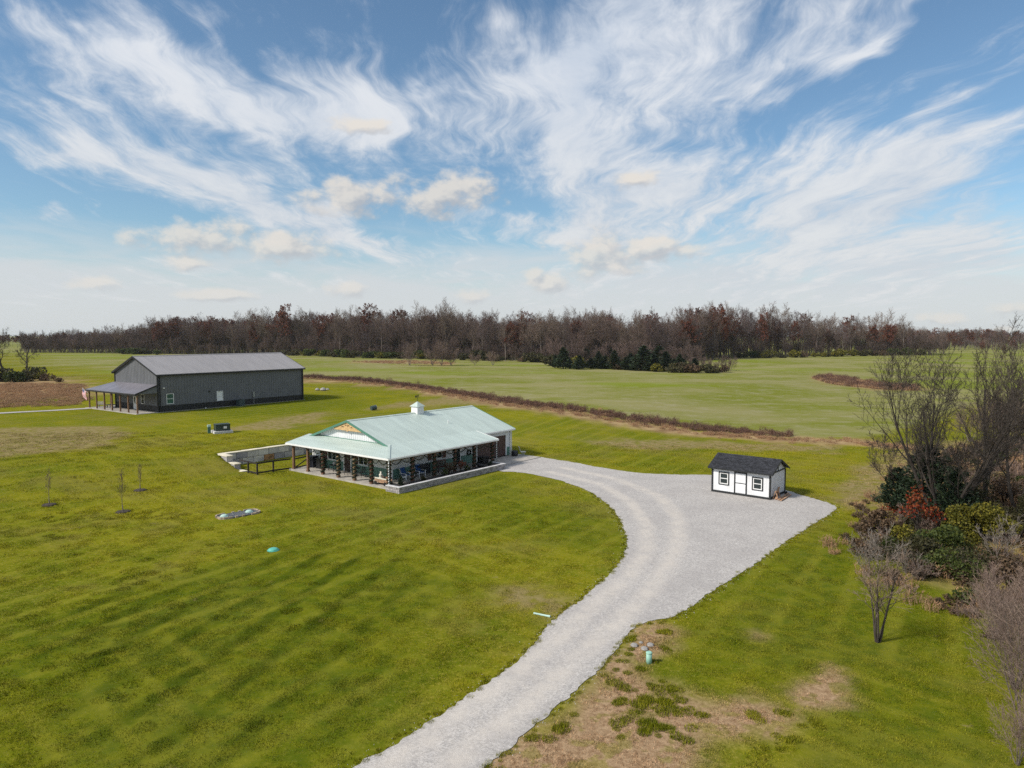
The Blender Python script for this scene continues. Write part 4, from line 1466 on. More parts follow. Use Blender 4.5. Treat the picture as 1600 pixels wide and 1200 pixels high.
wall_mesh('x', 0, -1, 0, BL, BK, BE - 0.02, cut(b_open, BK, BE), rib=0.45, ribw=0.05, ribd=0.025).build('side_wall', MATS['barn_grey'], barn)
wall_mesh('x', -0.012, -1, 0, BL, -0.1, BK, [], rib=0.45, ribd=0.025).build('base_panel', MATS['barn_black'], barn)
wall_mesh('y', 0, -1, 0, BW, BK, BE - 0.02, cut(g_open, BK, BE), rib=0.45, ribd=0.025).build('gable_wall', MATS['barn_grey'], barn)
wall_mesh('y', -0.012, -1, 0, BW, -0.1, BK, cut(g_open, -0.1, BK), rib=0.45, ribd=0.025).build('base_panel', MATS['barn_black'], barn)
wall_mesh('x', BW, 1, 0, BL, -0.1, BE - 0.02, rib=0.45).build('side_wall', MATS['barn_grey'], barn)
wall_mesh('y', BL, 1, 0, BW, -0.1, BE - 0.02, rib=0.45).build('gable_wall', MATS['barn_grey'], barn)
bs = (BR - BE) / (BW / 2 + 0.35)


def barn_z(y):
    return BR - bs * abs(y - BW / 2)


for xg, o_ in ((0, -1), (BL, 1)):
    g = MB(); g.prism([(xg, 0, BE - 0.02), (xg, BW, BE - 0.02), (xg, BW, barn_z(BW) - 0.06), (xg, BW / 2, BR - 0.07), (xg, 0, barn_z(0) - 0.06)], (-o_ * 0.12, 0, 0))
    for i in range(1, 29):
        yy = BW * i / 29
        if barn_z(yy) - 0.09 > BE:
            g.box(xg + o_ * 0.025, xg - o_ * 0.002, yy - 0.025, yy + 0.025, BE - 0.015, barn_z(yy) - 0.09)
    g.build('gable_panel', MATS['barn_grey'], barn)
g = MB()
roof_slope(g, (-0.35, -0.35, BE), (BL + 0.35, -0.35, BE), (BL + 0.35, BW / 2, BR), (-0.35, BW / 2, BR), 0.08, 0.45, 0.025)
roof_slope(g, (BL + 0.35, BW + 0.35, BE), (-0.35, BW + 0.35, BE), (-0.35, BW / 2, BR), (BL + 0.35, BW / 2, BR), 0.08, 0.45, 0.025)
bro = g.build('roof', MATS['barn_roof'], barn)
g = MB(); g.prism([(-0.37, BW / 2 - 0.22, BR - 0.04), (-0.37, BW / 2, BR + 0.05), (-0.37, BW / 2 + 0.22, BR - 0.04)], (BL + 0.74, 0, 0)); g.build('ridge_cap', MATS['barn_roof'], bro)
for ya in (-0.35, BW + 0.35):
    for xx in (-0.38, BL + 0.38):
        g = MB(); g.beam((xx, ya, BE - 0.1), (xx, BW / 2, BR - 0.1), 0.05, 0.24); g.build('rake_trim', MATS['barn_black'], bro)
    g = MB(); g.box(-0.36, BL + 0.36, ya - 0.07, ya + 0.07, BE - 0.26, BE - 0.085); g.build('fascia', MATS['barn_black'], bro)
for xx, yy in ((0, 0), (0, BW), (BL, 0), (BL, BW)):
    g = MB(); g.box(xx - 0.10, xx + 0.10, yy - 0.10, yy + 0.10, -0.1, BE - 0.03); g.build('corner_trim', MATS['barn_black'], barn)
g = MB(); g.box(0.25, 0.37, -0.16, -0.06, 0, BE - 0.2); g.build('downspout', MATS['barn_black'], barn)
g = MB(); g.box(BL - 0.2, BL - 0.08, -0.22, -0.10, 0, BE - 0.2); g.build('downspout', MATS['barn_black'], barn)
window(barn, 'x', 0, -1, 1.36, 2.34, 1.24, 2.66, glass='green_glass', mull=0, rails=1, deep=0.06, sill=False)
window(barn, 'x', 0, -1, 9.56, 10.5, 1.12, 2.54, glass='white_trim', mull=0, rails=1, deep=0.06, sill=False)
window(barn, 'y', 0, -1, 4.1, 4.95, 1.15, 2.45, mull=0, rails=1, deep=0.06, sill=False)
d = MB(); d.box(-0.03, 0.04, 6.52, 7.48, 0.02, 2.1); bd = d.build('door', MATS['white_trim'], barn)
d = MB(); d.box(-0.045, -0.031, 6.85, 7.2, 1.1, 1.95); d.build('pane', MATS['glass'], bd)
d = MB(); d.box(-0.1, -0.035, 6.6, 6.64, 0.95, 1.1); d.build('handle', MATS['black_metal'], bd)
# lean-to porch
g = MB(); roof_slope(g, (-3.36, 16.0, 3.0), (-3.36, -0.1, 3.0), (-0.03, -0.1, 4.168), (-0.03, BW, 4.168), 0.07, 0.0)
lp = g.build('porch_roof', MATS['barn_porch_roof'], barn)
g = MB(); g.prism([(-0.05, BW - 0.01, 4.10), (-3.34, 15.98, 2.94), (2.6, 15.98, 2.94), (2.6, BW + 0.02, 4.10)], (0, 0, 0.07)); g.build('porch_roof', MATS['barn_porch_roof'], barn)
g = MB(); g.box(-3.40, -3.28, -0.1, 16.0, 2.74, 2.92); g.build('porch_beam', MATS['barn_black'], barn)
g = MB(); g.prism([(-3.3, -0.03, 2.92), (-0.03, -0.03, 2.92), (-0.03, -0.03, 4.08)], (0, 0.05, 0)); g.build('end_panel', MATS['barn_grey'], barn)
g = MB(); g.beam((-3.38, -0.12, 2.93), (-0.05, -0.12, 4.10), 0.05, 0.2); g.build('end_trim', MATS['barn_black'], lp)
bposts = [(-2.96, 0.2), (-2.96, 2.9), (-2.96, 5.4), (-2.96, 8.0), (-2.96, 10.5), (-2.96, 13.1), (-2.96, 15.6), (0.3, 15.6), (2.2, 15.6)]
for xx, yy in bposts:
    t = MB(); t.box(xx - 0.09, xx + 0.09, yy - 0.09, yy + 0.09, 0.08, 2.74); t.build('post', MATS['post_wood'], barn)
t = MB(); t.prism([(-3.4, -0.3, -0.12), (-0.13, -0.3, -0.12), (-0.13, BW, -0.12), (2.8, BW, -0.12), (2.8, 16.1, -0.12), (-3.4, 16.1, -0.12)], (0, 0, 0.2)); t.build('porch_slab', MATS['concrete'], barn)
t = MB(); t.box(-0.3, BL + 0.3, -0.35, -0.115, -0.12, 0.04); t.build('footing', MATS['concrete'], barn)


def b_world(x, y, z=0.0):
    c_, s_ = math.cos(B_TH), math.sin(B_TH)
    return Vector((B_C.x + c_ * x - s_ * y, B_C.y + s_ * x + c_ * y, BZ + z))


# meter box, lights and pipe stubs on the long wall
t = MB(); t.box(15.95, 16.3, -0.18, -0.04, 1.25, 2.15); t.tube([(16.12, -0.1, -0.05), (16.12, -0.1, 1.25)], [0.05, 0.05], 8); t.build('meter_box', MATS['grey_metal'], barn)
t = MB(); t.box(0.75, 1.0, -0.22, -0.03, 3.55, 3.72); t.build('wall_light', MATS['white_trim'], barn)
t = MB(); t.box(8.1, 8.35, -0.12, -0.02, 2.55, 2.8); t.build('vent_cap', MATS['barn_black'], barn)
t = MB(); t.lathe([(0.12, 0), (0.12, 0.1)], 10, (7.4, -0.25, 0.05)); t.build('pipe_cap', MATS['white_trim'], barn)
o = thing('air_conditioner', 'dark green square air conditioning unit against the long barn wall', 'air conditioner', b_world(13.1, -0.95), B_TH)
t = MB(); t.box(-0.5, 0.5, -0.45, 0.45, 0.02, 1.05)
for q in range(12):
    t.box(-0.46, 0.46, -0.468, -0.449, 0.12 + q * 0.07, 0.15 + q * 0.07)
t.build('casing', MATS['ac_green'], o)
t = MB(); t.lathe([(0.38, 1.052), (0.38, 1.08), (0.1, 1.10)], 16); t.build('fan_grille', MATS['black_metal'], o)
t = MB(); t.box(-0.58, 0.58, -0.52, 0.52, -0.1, 0.018); t.build('pad', MATS['concrete'], o)

# flag on a slanted pole at the end post
o = thing('flag', 'United States flag on a slanted pole at the barn porch', 'flag', b_world(-3.1, 15.75, 2.75), B_TH)
t = MB(); t.tube([(0, 0, -0.35), (-0.35, 1.15, 0.45)], [0.02, 0.015], 6); t.build('pole', MATS['grey_metal'], o)
cols, rows = 18, 13
vs, fs, ms = [], [], []
for j in range(rows + 1):
    for i in range(cols + 1):
        s_, tt = i / cols, j / rows
        base = Vector((-0.35, 1.15, 0.45)).lerp(Vector((-0.10, 0.33, -0.12)), tt * 0.9)
        wv_ = math.sin(s_ * 7 + tt * 2) * 0.07
        vs.append((base.x + wv_ - 0.1 * s_, base.y - 0.38 * s_ + wv_ * 0.5, base.z - 1.45 * s_))
for j in range(rows):
    for i in range(cols):
        a_ = j * (cols + 1) + i
        fs.append((a_, a_ + 1, a_ + cols + 2, a_ + cols + 1))
        ms.append(2 if (i < 7 and j < 7) else (0 if j % 2 == 0 else 1))
t = MB(); t.v = vs; t.f = fs; t.m = ms
cl = t.build('cloth', [MATS['flag_red'], MATS['flag_white'], MATS['flag_blue']], o)
sd_ = cl.modifiers.new('thickness', 'SOLIDIFY'); sd_.thickness = 0.006
t = MB()
for j in range(9):
    for i in range(6 if j % 2 == 0 else 5):
        s_ = (0.5 + i + (0.5 if j % 2 else 0)) / 6.0 * 7 / cols; tt = (j + 0.7) / 9.4 * 7 / rows
        base = Vector((-0.35, 1.15, 0.45)).lerp(Vector((-0.10, 0.33, -0.12)), tt * 0.9)
        wv_ = math.sin(s_ * 7 + tt * 2) * 0.07
        c_ = Vector((base.x + wv_ - 0.1 * s_ - 0.012, base.y - 0.38 * s_ + wv_ * 0.5, base.z - 1.45 * s_))
        for e in (0.0, 0.028):
            t.add([tuple(c_ + Vector((-e, r_ * math.cos(a_), r_ * math.sin(a_)))) for a_, r_ in [(R(90 + 36 * q), 0.026 if q % 2 == 0 else 0.011) for q in range(10)]], [tuple(range(10))])
tag(t.build('stars', MATS['flag_white'], cl), kind='stuff')


def glider(x, y, rz, label):
    o = thing('porch_bench', label, 'bench', b_world(x, y, 0.08), B_TH + rz)
    t = MB()
    for q in range(4):
        t.box(-0.75, 0.75, -0.26 + q * 0.14, -0.15 + q * 0.14, 0.42, 0.45)
    t.build('seat', MATS['rock'], o)
    t = MB()
    for q in range(3):
        t.box(-0.75, 0.75, 0.27, 0.30, 0.52 + q * 0.15, 0.63 + q * 0.15)
    t.build('backrest', MATS['rock'], o)
    for sx in (-1, 1):
        for sy in (-1, 1):
            t = MB(); t.box(sx * 0.7 - 0.04, sx * 0.7 + 0.04, sy * 0.25 - 0.04, sy * 0.25 + 0.04, 0, 0.42 if sy < 0 else 0.95); t.build('leg', MATS['rock'], o)


glider(-1.6, 14.4, R(120), 'grey slatted bench at the open end of the barn porch under the flag')
o = thing('porch_table', 'low dark table beside the grey bench on the barn porch', 'table', b_world(-1.3, 12.0, 0.08), B_TH)
t = MB(); t.box(-0.5, 0.5, -0.6, 0.6, 0.5, 0.56); t.build('table_top', MATS['black_metal'], o)
for sx in (-1, 1):
    for sy in (-1, 1):
        t = MB(); t.box(sx * 0.42 - 0.03, sx * 0.42 + 0.03, sy * 0.5 - 0.03, sy * 0.5 + 0.03, 0, 0.5); t.build('leg', MATS['black_metal'], o)

# ================================================================== small white shed
S_TH, S_C = 0.878, Vector((20.346, 55.262, 0.024))
shed = thing('shed', 'small white shed with black trim and black shingle roof', 'shed', S_C, S_TH)
SL_, SW, SE, SR = 4.787, 3.38, 2.04, 2.99
so_ = [(0.55, 1.45, 0.60, 1.68), (3.34, 4.24, 0.68, 1.76)]
so_d = (1.96, 2.82, 0.18, 1.84)
wall_mesh('y', 0, -1, 0, SL_, 0.12, SE, so_ + [so_d], 0.1, rib=0.2, ribw=0.012, ribd=0.006).build('front_wall', MATS['shed_white'], shed)
wall_mesh('x', 0, -1, 0, SW, 0.12, SE, [], 0.1, rib=0.2, ribw=0.012, ribd=0.006).build('side_wall', MATS['shed_white'], shed)
wall_mesh('x', SL_, 1, 0, SW, 0.12, SE, [], 0.1, rib=0.2, ribw=0.012, ribd=0.006).build('side_wall', MATS['shed_white'], shed)
wall_mesh('y', SW, 1, 0, SL_, 0.12, SE, [], 0.1, rib=0.2, ribw=0.012, ribd=0.006).build('back_wall', MATS['shed_white'], shed)
for yg, o_ in ((0, -1), (SL_, 1)):
    g = MB(); g.prism([(0, yg, SE), (SW, yg, SE), (SW / 2, yg, SR - 0.06)], (0, -o_ * 0.1, 0)); g.build('gable_panel', MATS['shed_white'], shed)
    g = MB(); g.box(0.0, SW, yg + o_ * 0.005, yg + o_ * 0.05, SE - 0.05, SE + 0.04); g.build('tie_beam', MATS['shed_black'], shed)
    g = MB(); g.box(SW / 2 - 0.04, SW / 2 + 0.04, yg + o_ * 0.005, yg + o_ * 0.045, SE + 0.045, SR - 0.15); g.build('king_post', MATS['shed_black'], shed)
for xx in (0, SW):
    for yy in (0, SL_):
        g = MB(); g.box(xx - 0.06, xx + 0.06, yy - 0.06, yy + 0.06, 0.0, SE - 0.06); g.build('corner_trim', MATS['shed_black'], shed)
g = MB(); g.box(-0.055, -0.008, 0.06, SL_ - 0.06, -0.02, 0.17); g.build('base_trim', MATS['shed_black'], shed)
g = MB(); g.box(0.06, SW - 0.06, -0.055, -0.008, -0.02, 0.17); g.build('base_trim', MATS['shed_black'], shed)
g = MB(); g.box(0.0, SW, 0.0, SL_, -0.02, 0.115); g.build('floor_frame', MATS['shed_black'], shed)
g = MB(); g.box(-0.05, -0.008, 0.06, SL_ - 0.06, SE - 0.12, SE - 0.02); g.build('frieze', MATS['shed_black'], shed)
ov, og_ = 0.30, 0.27
rs_ = (SR - SE) / (SW / 2 + ov)
# roof deck and individual shingle courses
g = MB()
roof_slope(g, (-ov, SL_ + og_, SE + 0.04), (-ov, -og_, SE + 0.04), (SW / 2, -og_, SR + 0.03), (SW / 2, SL_ + og_, SR + 0.03), 0.06)
roof_slope(g, (SW + ov, -og_, SE + 0.04), (SW + ov, SL_ + og_, SE + 0.04), (SW / 2, SL_ + og_, SR + 0.03), (SW / 2, -og_, SR + 0.03), 0.06)
sroof = g.build('roof', MATS['shed_black'], shed)
rs = random.Random(17)
g = MB()
for side in (0, 1):
    a_ = Vector((-ov, 0, SE + 0.04)) if side == 0 else Vector((SW + ov, 0, SE + 0.04))
    b2 = Vector((SW / 2, 0, SR + 0.03))
    nrows = 14
    nvec = Vector((-(b2.z - a_.z), 0, (b2.x - a_.x))).normalized()
    if nvec.z < 0: nvec = -nvec
    for r_ in range(nrows):
        p0 = a_.lerp(b2, r_ / nrows); p1 = a_.lerp(b2, min(1, (r_ + 1.02) / nrows))
        y = -og_ - rs.uniform(0, 0.25)
        while y < SL_ + og_:
            l_ = rs.choice((0.2, 0.27, 0.33))
            ya, yb = max(y, -og_), min(y + l_ - 0.008, SL_ + og_)
            if yb - ya > 0.02:
                lo, hi = nvec * (0.016 + rs.uniform(0, 0.006)), nvec * 0.004
                g.add([(p0.x + lo.x, ya, p0.z + lo.z), (p0.x + lo.x, yb, p0.z + lo.z), (p1.x + hi.x, yb, p1.z + hi.z), (p1.x + hi.x, ya, p1.z + hi.z),
                       (p0.x, ya, p0.z), (p0.x, yb, p0.z)], [(0, 1, 2, 3), (4, 5, 1, 0)])
            y += l_
tag(g.build('shingles', MATS['shingle'], sroof), kind='stuff')
for yy in (-og_ - 0.02, SL_ + og_ + 0.02):
    for xa in (-ov, SW + ov):
        g = MB(); g.beam((xa, yy, SE - 0.02), (SW / 2, yy, SR - 0.03), 0.04, 0.12); g.build('rake_trim', MATS['shed_black'], sroof)
g = MB(); g.box(-ov - 0.03, -ov, -og_, SL_ + og_, SE - 0.07, SE + 0.04); g.build('fascia', MATS['shed_black'], sroof)
for (a0, a1, z0, z1) in so_:
    wn = window(shed, 'y', 0, -1, a0 + 0.16, a1 - 0.16, z0 + 0.14, z1 - 0.16, frame='white_trim', mull=0, rails=1, fw=0.07, sill=False, deep=0.03)
    f = MB()
    for (ya, yb, za, zb) in ((a0, a0 + 0.085, z0, z1), (a1 - 0.085, a1, z0, z1), (a0 + 0.085, a1 - 0.085, z1 - 0.10, z1), (a0 + 0.085, a1 - 0.085, z0, z0 + 0.07)):
        f.box(-0.05, 0.02, ya, yb, za, zb)
    f.build('surround', MATS['shed_black'], wn)
f = MB(); f.box(-0.045, 0.0, 1.86, 1.96, 0.17, 1.92); f.box(-0.045, 0.0, 2.82, 2.92, 0.17, 1.92); f.box(-0.05, 0.0, 1.96, 2.82, 1.80, 1.92)
f.build('door_frame', MATS['shed_black'], shed)
for z0, z1 in ((0.19, 0.96), (1.02, 1.79)):
    f = MB(); f.box(-0.012, 0.03, 1.97, 2.81, z0, z1); dl = f.build('door_leaf', MATS['shed_white'], shed)
f = MB(); f.box(-0.03, 0.02, 1.97, 2.81, 0.962, 1.018); f.build('door_rail', MATS['shed_black'], shed)
f = MB(); f.box(-0.07, -0.035, 1.99, 2.05, 0.98, 1.03); f.build('latch', MATS['grey_metal'], shed)


def s_world(x, y, z=0.0):
    c_, s_ = math.cos(S_TH), math.sin(S_TH)
    return Vector((S_C.x + c_ * x - s_ * y, S_C.y + s_ * x + c_ * y, S_C.z + z))


# boards and a saw horse leaning at the right side of the shed
for i, (p, q, lab) in enumerate((((0.15, -0.62, 0.06), (3.0, -0.45, 0.10), 'long reddish plank lying flat beside the shed wall'),
                                 ((0.0, -0.85, 0.06), (2.75, -0.72, 0.06), 'long pale plank lying outermost beside the shed'),
                                 ((0.25, -0.38, 0.05), (1.7, -0.12, 0.75), 'short plank propped against the side of the shed'))):
    t = MB(); t.beam(p, q, 0.15, 0.045)
    o = t.build('plank', MATS['lumber'], None, False, S_C); o.rotation_euler.z = S_TH
    tag(o, lab, 'plank', 'planks beside the shed')
o = thing('saw_horse', 'small wooden trestle standing by the front corner of the shed', 'trestle', s_world(0.35, -0.33), S_TH)
t = MB(); t.beam((-0.1, 0, 0.62), (0.65, 0, 0.62), 0.09, 0.09); t.build('top_beam', MATS['lumber'], o)
for sx in (0, 0.55):
    for sy in (-1, 1):
        t = MB(); t.beam((sx, sy * 0.03, 0.6), (sx, sy * 0.22, -0.01), 0.05, 0.06); t.build('leg', MATS['lumber'], o)
t = MB(); t.lathe([(0.10, 0.0), (0.13, 0.02), (0.12, 0.16), (0.09, 0.2)], 10); o = t.build('bucket', MATS['shed_black'], None, True, s_world(3.0, -0.25)); tag(o, 'small black bucket at the rear corner of the shed', 'bucket')

# ================================================================== utilities on the lawn
p = ground_pt(347, 676)
o = thing('transformer', 'dark green transformer box on a concrete pad in the lawn', 'transformer', p, R(35))
t = MB(); t.box(-1.05, 1.05, -0.9, 0.9, -0.1, 0.28); t.build('pad', MATS['cap_stone'], o)
t = MB(); t.prism([(-0.8, -0.6, 0.28), (0.8, -0.6, 0.28), (0.8, 0.6, 0.28), (-0.8, 0.6, 0.28)], (0, 0, 0.72)); t.build('cabinet', MATS['transformer_green'], o)
t = MB(); t.prism([(-0.84, -0.66, 1.002), (0.84, -0.66, 1.002), (0.84, 0.64, 1.002), (-0.84, 0.64, 1.002)], (0, 0, 0.07)); t.build('lid', MATS['transformer_green'], o)
t = MB(); t.box(0.05, 0.42, -0.615, -0.602, 0.55, 0.82); t.build('warning_plate', MATS['flag_white'], o)
p = ground_pt(327, 677)
o = thing('utility_pedestal', 'bright green narrow utility pedestal left of the transformer box', 'pedestal', p, R(30))
t = MB(); t.box(-0.16, 0.16, -0.16, 0.16, -0.05, 0.75); t.build('base', MATS['util_green'], o)
t = MB(); t.box(-0.19, 0.19, -0.19, 0.19, 0.752, 1.0); t.build('cap', MATS['pale_teal'], o)
p = ground_pt(1014, 1036)
o = thing('drive_pedestal', 'pale green round utility marker beside the driveway', 'pedestal', p)
t = MB(); t.lathe([(0.115, -0.05), (0.115, 0.40)], 20); t.build('body', MATS['pale_green'], o, True)
t = MB(); t.lathe([(0.125, 0.402), (0.125, 0.44), (0.09, 0.465)], 20); t.build('cap', MATS['pale_green'], o)
p = ground_pt(846, 962)
o = thing('drain_pipe', 'pale green drain pipe lying at the lawn edge beside the driveway', 'pipe', p, R(-28))
t = MB(); t.tube([(-0.4, 0, 0.045), (0.4, 0, 0.045)], [0.045, 0.045], 12); t.build('pipe', MATS['pale_teal'], o)
t = MB(); t.tube([(0.36, 0, 0.045), (0.45, 0, 0.045)], [0.055, 0.055], 12); t.build('collar', MATS['pale_teal'], o)
p = ground_pt(1003, 1010)
rs = random.Random(23)
for i in range(4):
    mb = MB(); r_ = rs.uniform(0.09, 0.17)
    mb.lathe([(r_ * 0.5, 0), (r_, r_ * 0.3), (r_ * 0.8, r_ * 0.7), (r_ * 0.3, r_ * 0.9)], 7)
    o = mb.build('stone', MATS['rock'], None, False, p + Vector(((0.05, -0.32, 0.36, 0.02)[i], (-0.3, 0.02, 0.05, 0.33)[i], -0.02)))
    tag(o, ['grey stone nearest the round marker in the small rock pile', 'grey stone at the left of the small rock pile by the driveway', 'grey stone at the right of the small rock pile by the driveway', 'grey stone at the back of the small rock pile by the driveway'][i], 'stone', 'stones beside the driveway')


def lid(p, r_, label, m_='teal_lid'):
    mb = MB(); mb.lathe([(r_, -0.06), (r_, 0.05), (r_ * 0.92, 0.10), (r_ * 0.6, 0.145), (r_ * 0.2, 0.16)], 24)
    o = thing('septic_lid', label, 'lid', p)
    mb.build('dome', MATS[m_], o, True)
    mb = MB(); mb.lathe([(r_ + 0.05, -0.05), (r_ + 0.05, 0.03), (r_ + 0.002, 0.035)], 24); mb.build('rim', MATS[m_], o)
    return o


lid(ground_pt(427, 860), 0.31, 'teal domed lid alone in the mown lawn')
# stone-edged gravel bed with two lids
A_, B2 = ground_pt(341, 810), ground_pt(402, 799)
mid = (A_ + B2) / 2
ang = math.atan2(B2.y - A_.y, B2.x - A_.x)
bed = thing('gravel_bed', 'long oval gravel bed edged with pale stones in the lawn', 'gravel bed', (mid.x, mid.y, hgt(mid.x, mid.y)), ang)
L_, W_ = (B2 - A_).length / 2 + 0.05, 0.72
oval = []
for i in range(48):
    a_ = 2 * math.pi * i / 48
    ex = 0.55
    oval.append((L_ * math.copysign(abs(math.cos(a_)) ** ex, math.cos(a_)), W_ * math.copysign(abs(math.sin(a_)) ** ex, math.sin(a_)), 0.0))
t = MB(); t.prism([(q[0] * .97, q[1] * .95, -0.06) for q in oval], (0, 0, 0.12)); t.build('gravel', MATS['bed_gravel'], bed)
per = []
for i in range(48):
    per.append(Vector(oval[i]))
n_st = 34
for i in range(n_st):
    q = per[int(i * 48 / n_st)]; q2 = per[(int(i * 48 / n_st) + 1) % 48]
    d_ = (q2 - q).normalized()
    t = MB(); t.beam(q - d_ * 0.02, q + d_ * 0.17, 0.10, 0.14 + rs.uniform(-0.03, 0.05))
    o = t.build('edging_stone', MATS['bed_stone'], bed); o.location.z = 0.06
mb = MB()
for i in range(500):
    a_ = rs.uniform(0, 2 * math.pi); rr = math.sqrt(rs.random())
    s_ = rs.uniform(0.02, 0.045)
    x_, y_ = L_ * 0.9 * rr * math.cos(a_), W_ * 0.82 * rr * math.sin(a_)
    mb.add([(x_ - s_, y_, 0.05), (x_, y_ - s_, 0.05), (x_ + s_, y_, 0.05), (x_, y_ + s_, 0.05), (x_, y_, 0.06 + s_)], [(0, 1, 4), (1, 2, 4), (2, 3, 4), (3, 0, 4)])
mat('bed_pebble', (0.17, 0.18, 0.19), 0.9, 0.2, 5, island=0.6)
tag(mb.build('pebbles', MATS['bed_pebble'], bed), kind='stuff')
ca_, sa_ = math.cos(ang), math.sin(ang)
lid(bed.location + Vector((ca_ * -L_ * .68, sa_ * -L_ * .68, 0.07)), 0.24, 'pale teal lid at the left end of the oval gravel bed', 'pale_teal')
lid(bed.location + Vector((ca_ * L_ * .55, sa_ * L_ * .55, 0.07)), 0.24, 'pale teal lid at the right end of the oval gravel bed', 'pale_teal')

# field-side clutter: stones and a grey box beyond the house
for (px_, py_, sc_, lab) in ((496, 610, 0.5, 'left stone of the small heap right of the barn'), (505, 610.5, 0.65, 'tallest stone of the small heap right of the barn'), (512, 609.5, 0.4, 'right stone of the small heap right of the barn')):
    p = ground_pt(px_, py_)
    mb = MB(); mb.lathe([(sc_ * 0.6, -0.05), (sc_, sc_ * 0.3), (sc_ * 0.75, sc_ * 0.75), (sc_ * 0.3, sc_)], 8)
    o = mb.build('field_stone', MATS['rock'], None, False, p); tag(o, lab, 'stone')
p = ground_pt(583, 641)
o = thing('yard_barrel', 'dark grey drum lying tilted on the lawn behind the house', 'drum', p, R(40))
t = MB(); t.tube([(-0.35, 0, 0.33), (0.45, 0, 0.42)], [0.36, 0.36], 16); t.build('body', MATS['ac_green'], o)
t = MB(); t.tube([(0.44, 0, 0.42), (0.50, 0, 0.425)], [0.38, 0.38], 16); t.build('rim', MATS['grey_metal'], o)

# ================================================================== plant materials
def bark_mat(name, col, col2, scale=3.0):
    return mat(name, col, 0.9, 0.2, scale, 0.5, 20, spec=0.15, col2=col2, stretch=(3, 3, 0.5))


bark_mat('bark_grey', (0.21, 0.175, 0.15), (0.11, 0.088, 0.075))
bark_mat('bark_dark', (0.075, 0.062, 0.052), (0.035, 0.029, 0.025))
bark_mat('bark_pale', (0.25, 0.215, 0.175), (0.14, 0.115, 0.095))
leaf_mat('twig_brown', [(0.085, 0.055, 0.046), (0.135, 0.094, 0.080), (0.185, 0.138, 0.120)], 0.0, 0.9)
leaf_mat('twig_pink', [(0.120, 0.082, 0.070), (0.19, 0.135, 0.11), (0.25, 0.185, 0.145)], 0.0, 0.9)
leaf_mat('twig_tan', [(0.115, 0.080, 0.060), (0.175, 0.130, 0.100), (0.235, 0.18, 0.145)], 0.0, 0.9)
leaf_mat('twig_plum', [(0.070, 0.048, 0.048), (0.115, 0.085, 0.084), (0.16, 0.125, 0.122)], 0.0, 0.9)
leaf_mat('twig_dark', [(0.040, 0.031, 0.026), (0.065, 0.052, 0.043), (0.10, 0.082, 0.068)], 0.0, 0.9)
leaf_mat('twig_pale', [(0.16, 0.135, 0.115), (0.27, 0.235, 0.20)], 0.0, 0.9)
leaf_mat('leaf_russet', [(0.090, 0.032, 0.022), (0.150, 0.050, 0.028), (0.115, 0.042, 0.030), (0.21, 0.072, 0.032)], 0.2)
leaf_mat('leaf_cedar', [(0.012, 0.022, 0.012), (0.024, 0.040, 0.020), (0.040, 0.060, 0.028)], 0.1)
leaf_mat('leaf_green', [(0.030, 0.048, 0.012), (0.060, 0.080, 0.018), (0.095, 0.110, 0.024)], 0.3)
leaf_mat('leaf_yellow', [(0.075, 0.080, 0.012), (0.140, 0.130, 0.018), (0.22, 0.185, 0.024)], 0.3)
leaf_mat('leaf_olive', [(0.032, 0.034, 0.014), (0.060, 0.058, 0.024), (0.095, 0.080, 0.035)], 0.25)
leaf_mat('leaf_brown', [(0.055, 0.035, 0.022), (0.105, 0.068, 0.040), (0.170, 0.115, 0.068)], 0.2)
leaf_mat('leaf_red', [(0.16, 0.020, 0.010), (0.30, 0.036, 0.014), (0.22, 0.08, 0.02), (0.10, 0.03, 0.02)], 0.3)
leaf_mat('weed_brown', [(0.085, 0.044, 0.034), (0.155, 0.086, 0.064), (0.23, 0.14, 0.098)], 0.1, 0.9)
leaf_mat('weed_tan', [(0.24, 0.135, 0.075), (0.37, 0.225, 0.125), (0.48, 0.33, 0.20)], 0.15, 0.9)


def rvec(rs):
    while True:
        v = Vector((rs.uniform(-1, 1), rs.uniform(-1, 1), rs.uniform(-1, 1)))
        if 0.05 < v.length < 1:
            return v.normalized()


def tri_twig(mb, a, d, L, w_, rs, mi=0):
    s = d.cross(rvec(rs))
    s = s.normalized() * w_ * 0.5
    e = a + d * L
    mb.add([tuple(a - s), tuple(a + s), tuple(e)], [(0, 1, 2)], mi)
    return e


def leaf_quad(mb, p, size, rs, mi=1):
    n = rvec(rs)
    a = n.cross(rvec(rs)).normalized()
    b = n.cross(a)
    a = a * size * rs.uniform(0.6, 1.1)
    b = b * size * rs.uniform(0.4, 0.8)
    mb.add([tuple(p - a), tuple(p - b * 0.8), tuple(p + a), tuple(p + b)], [(0, 1, 2, 3)], mi)


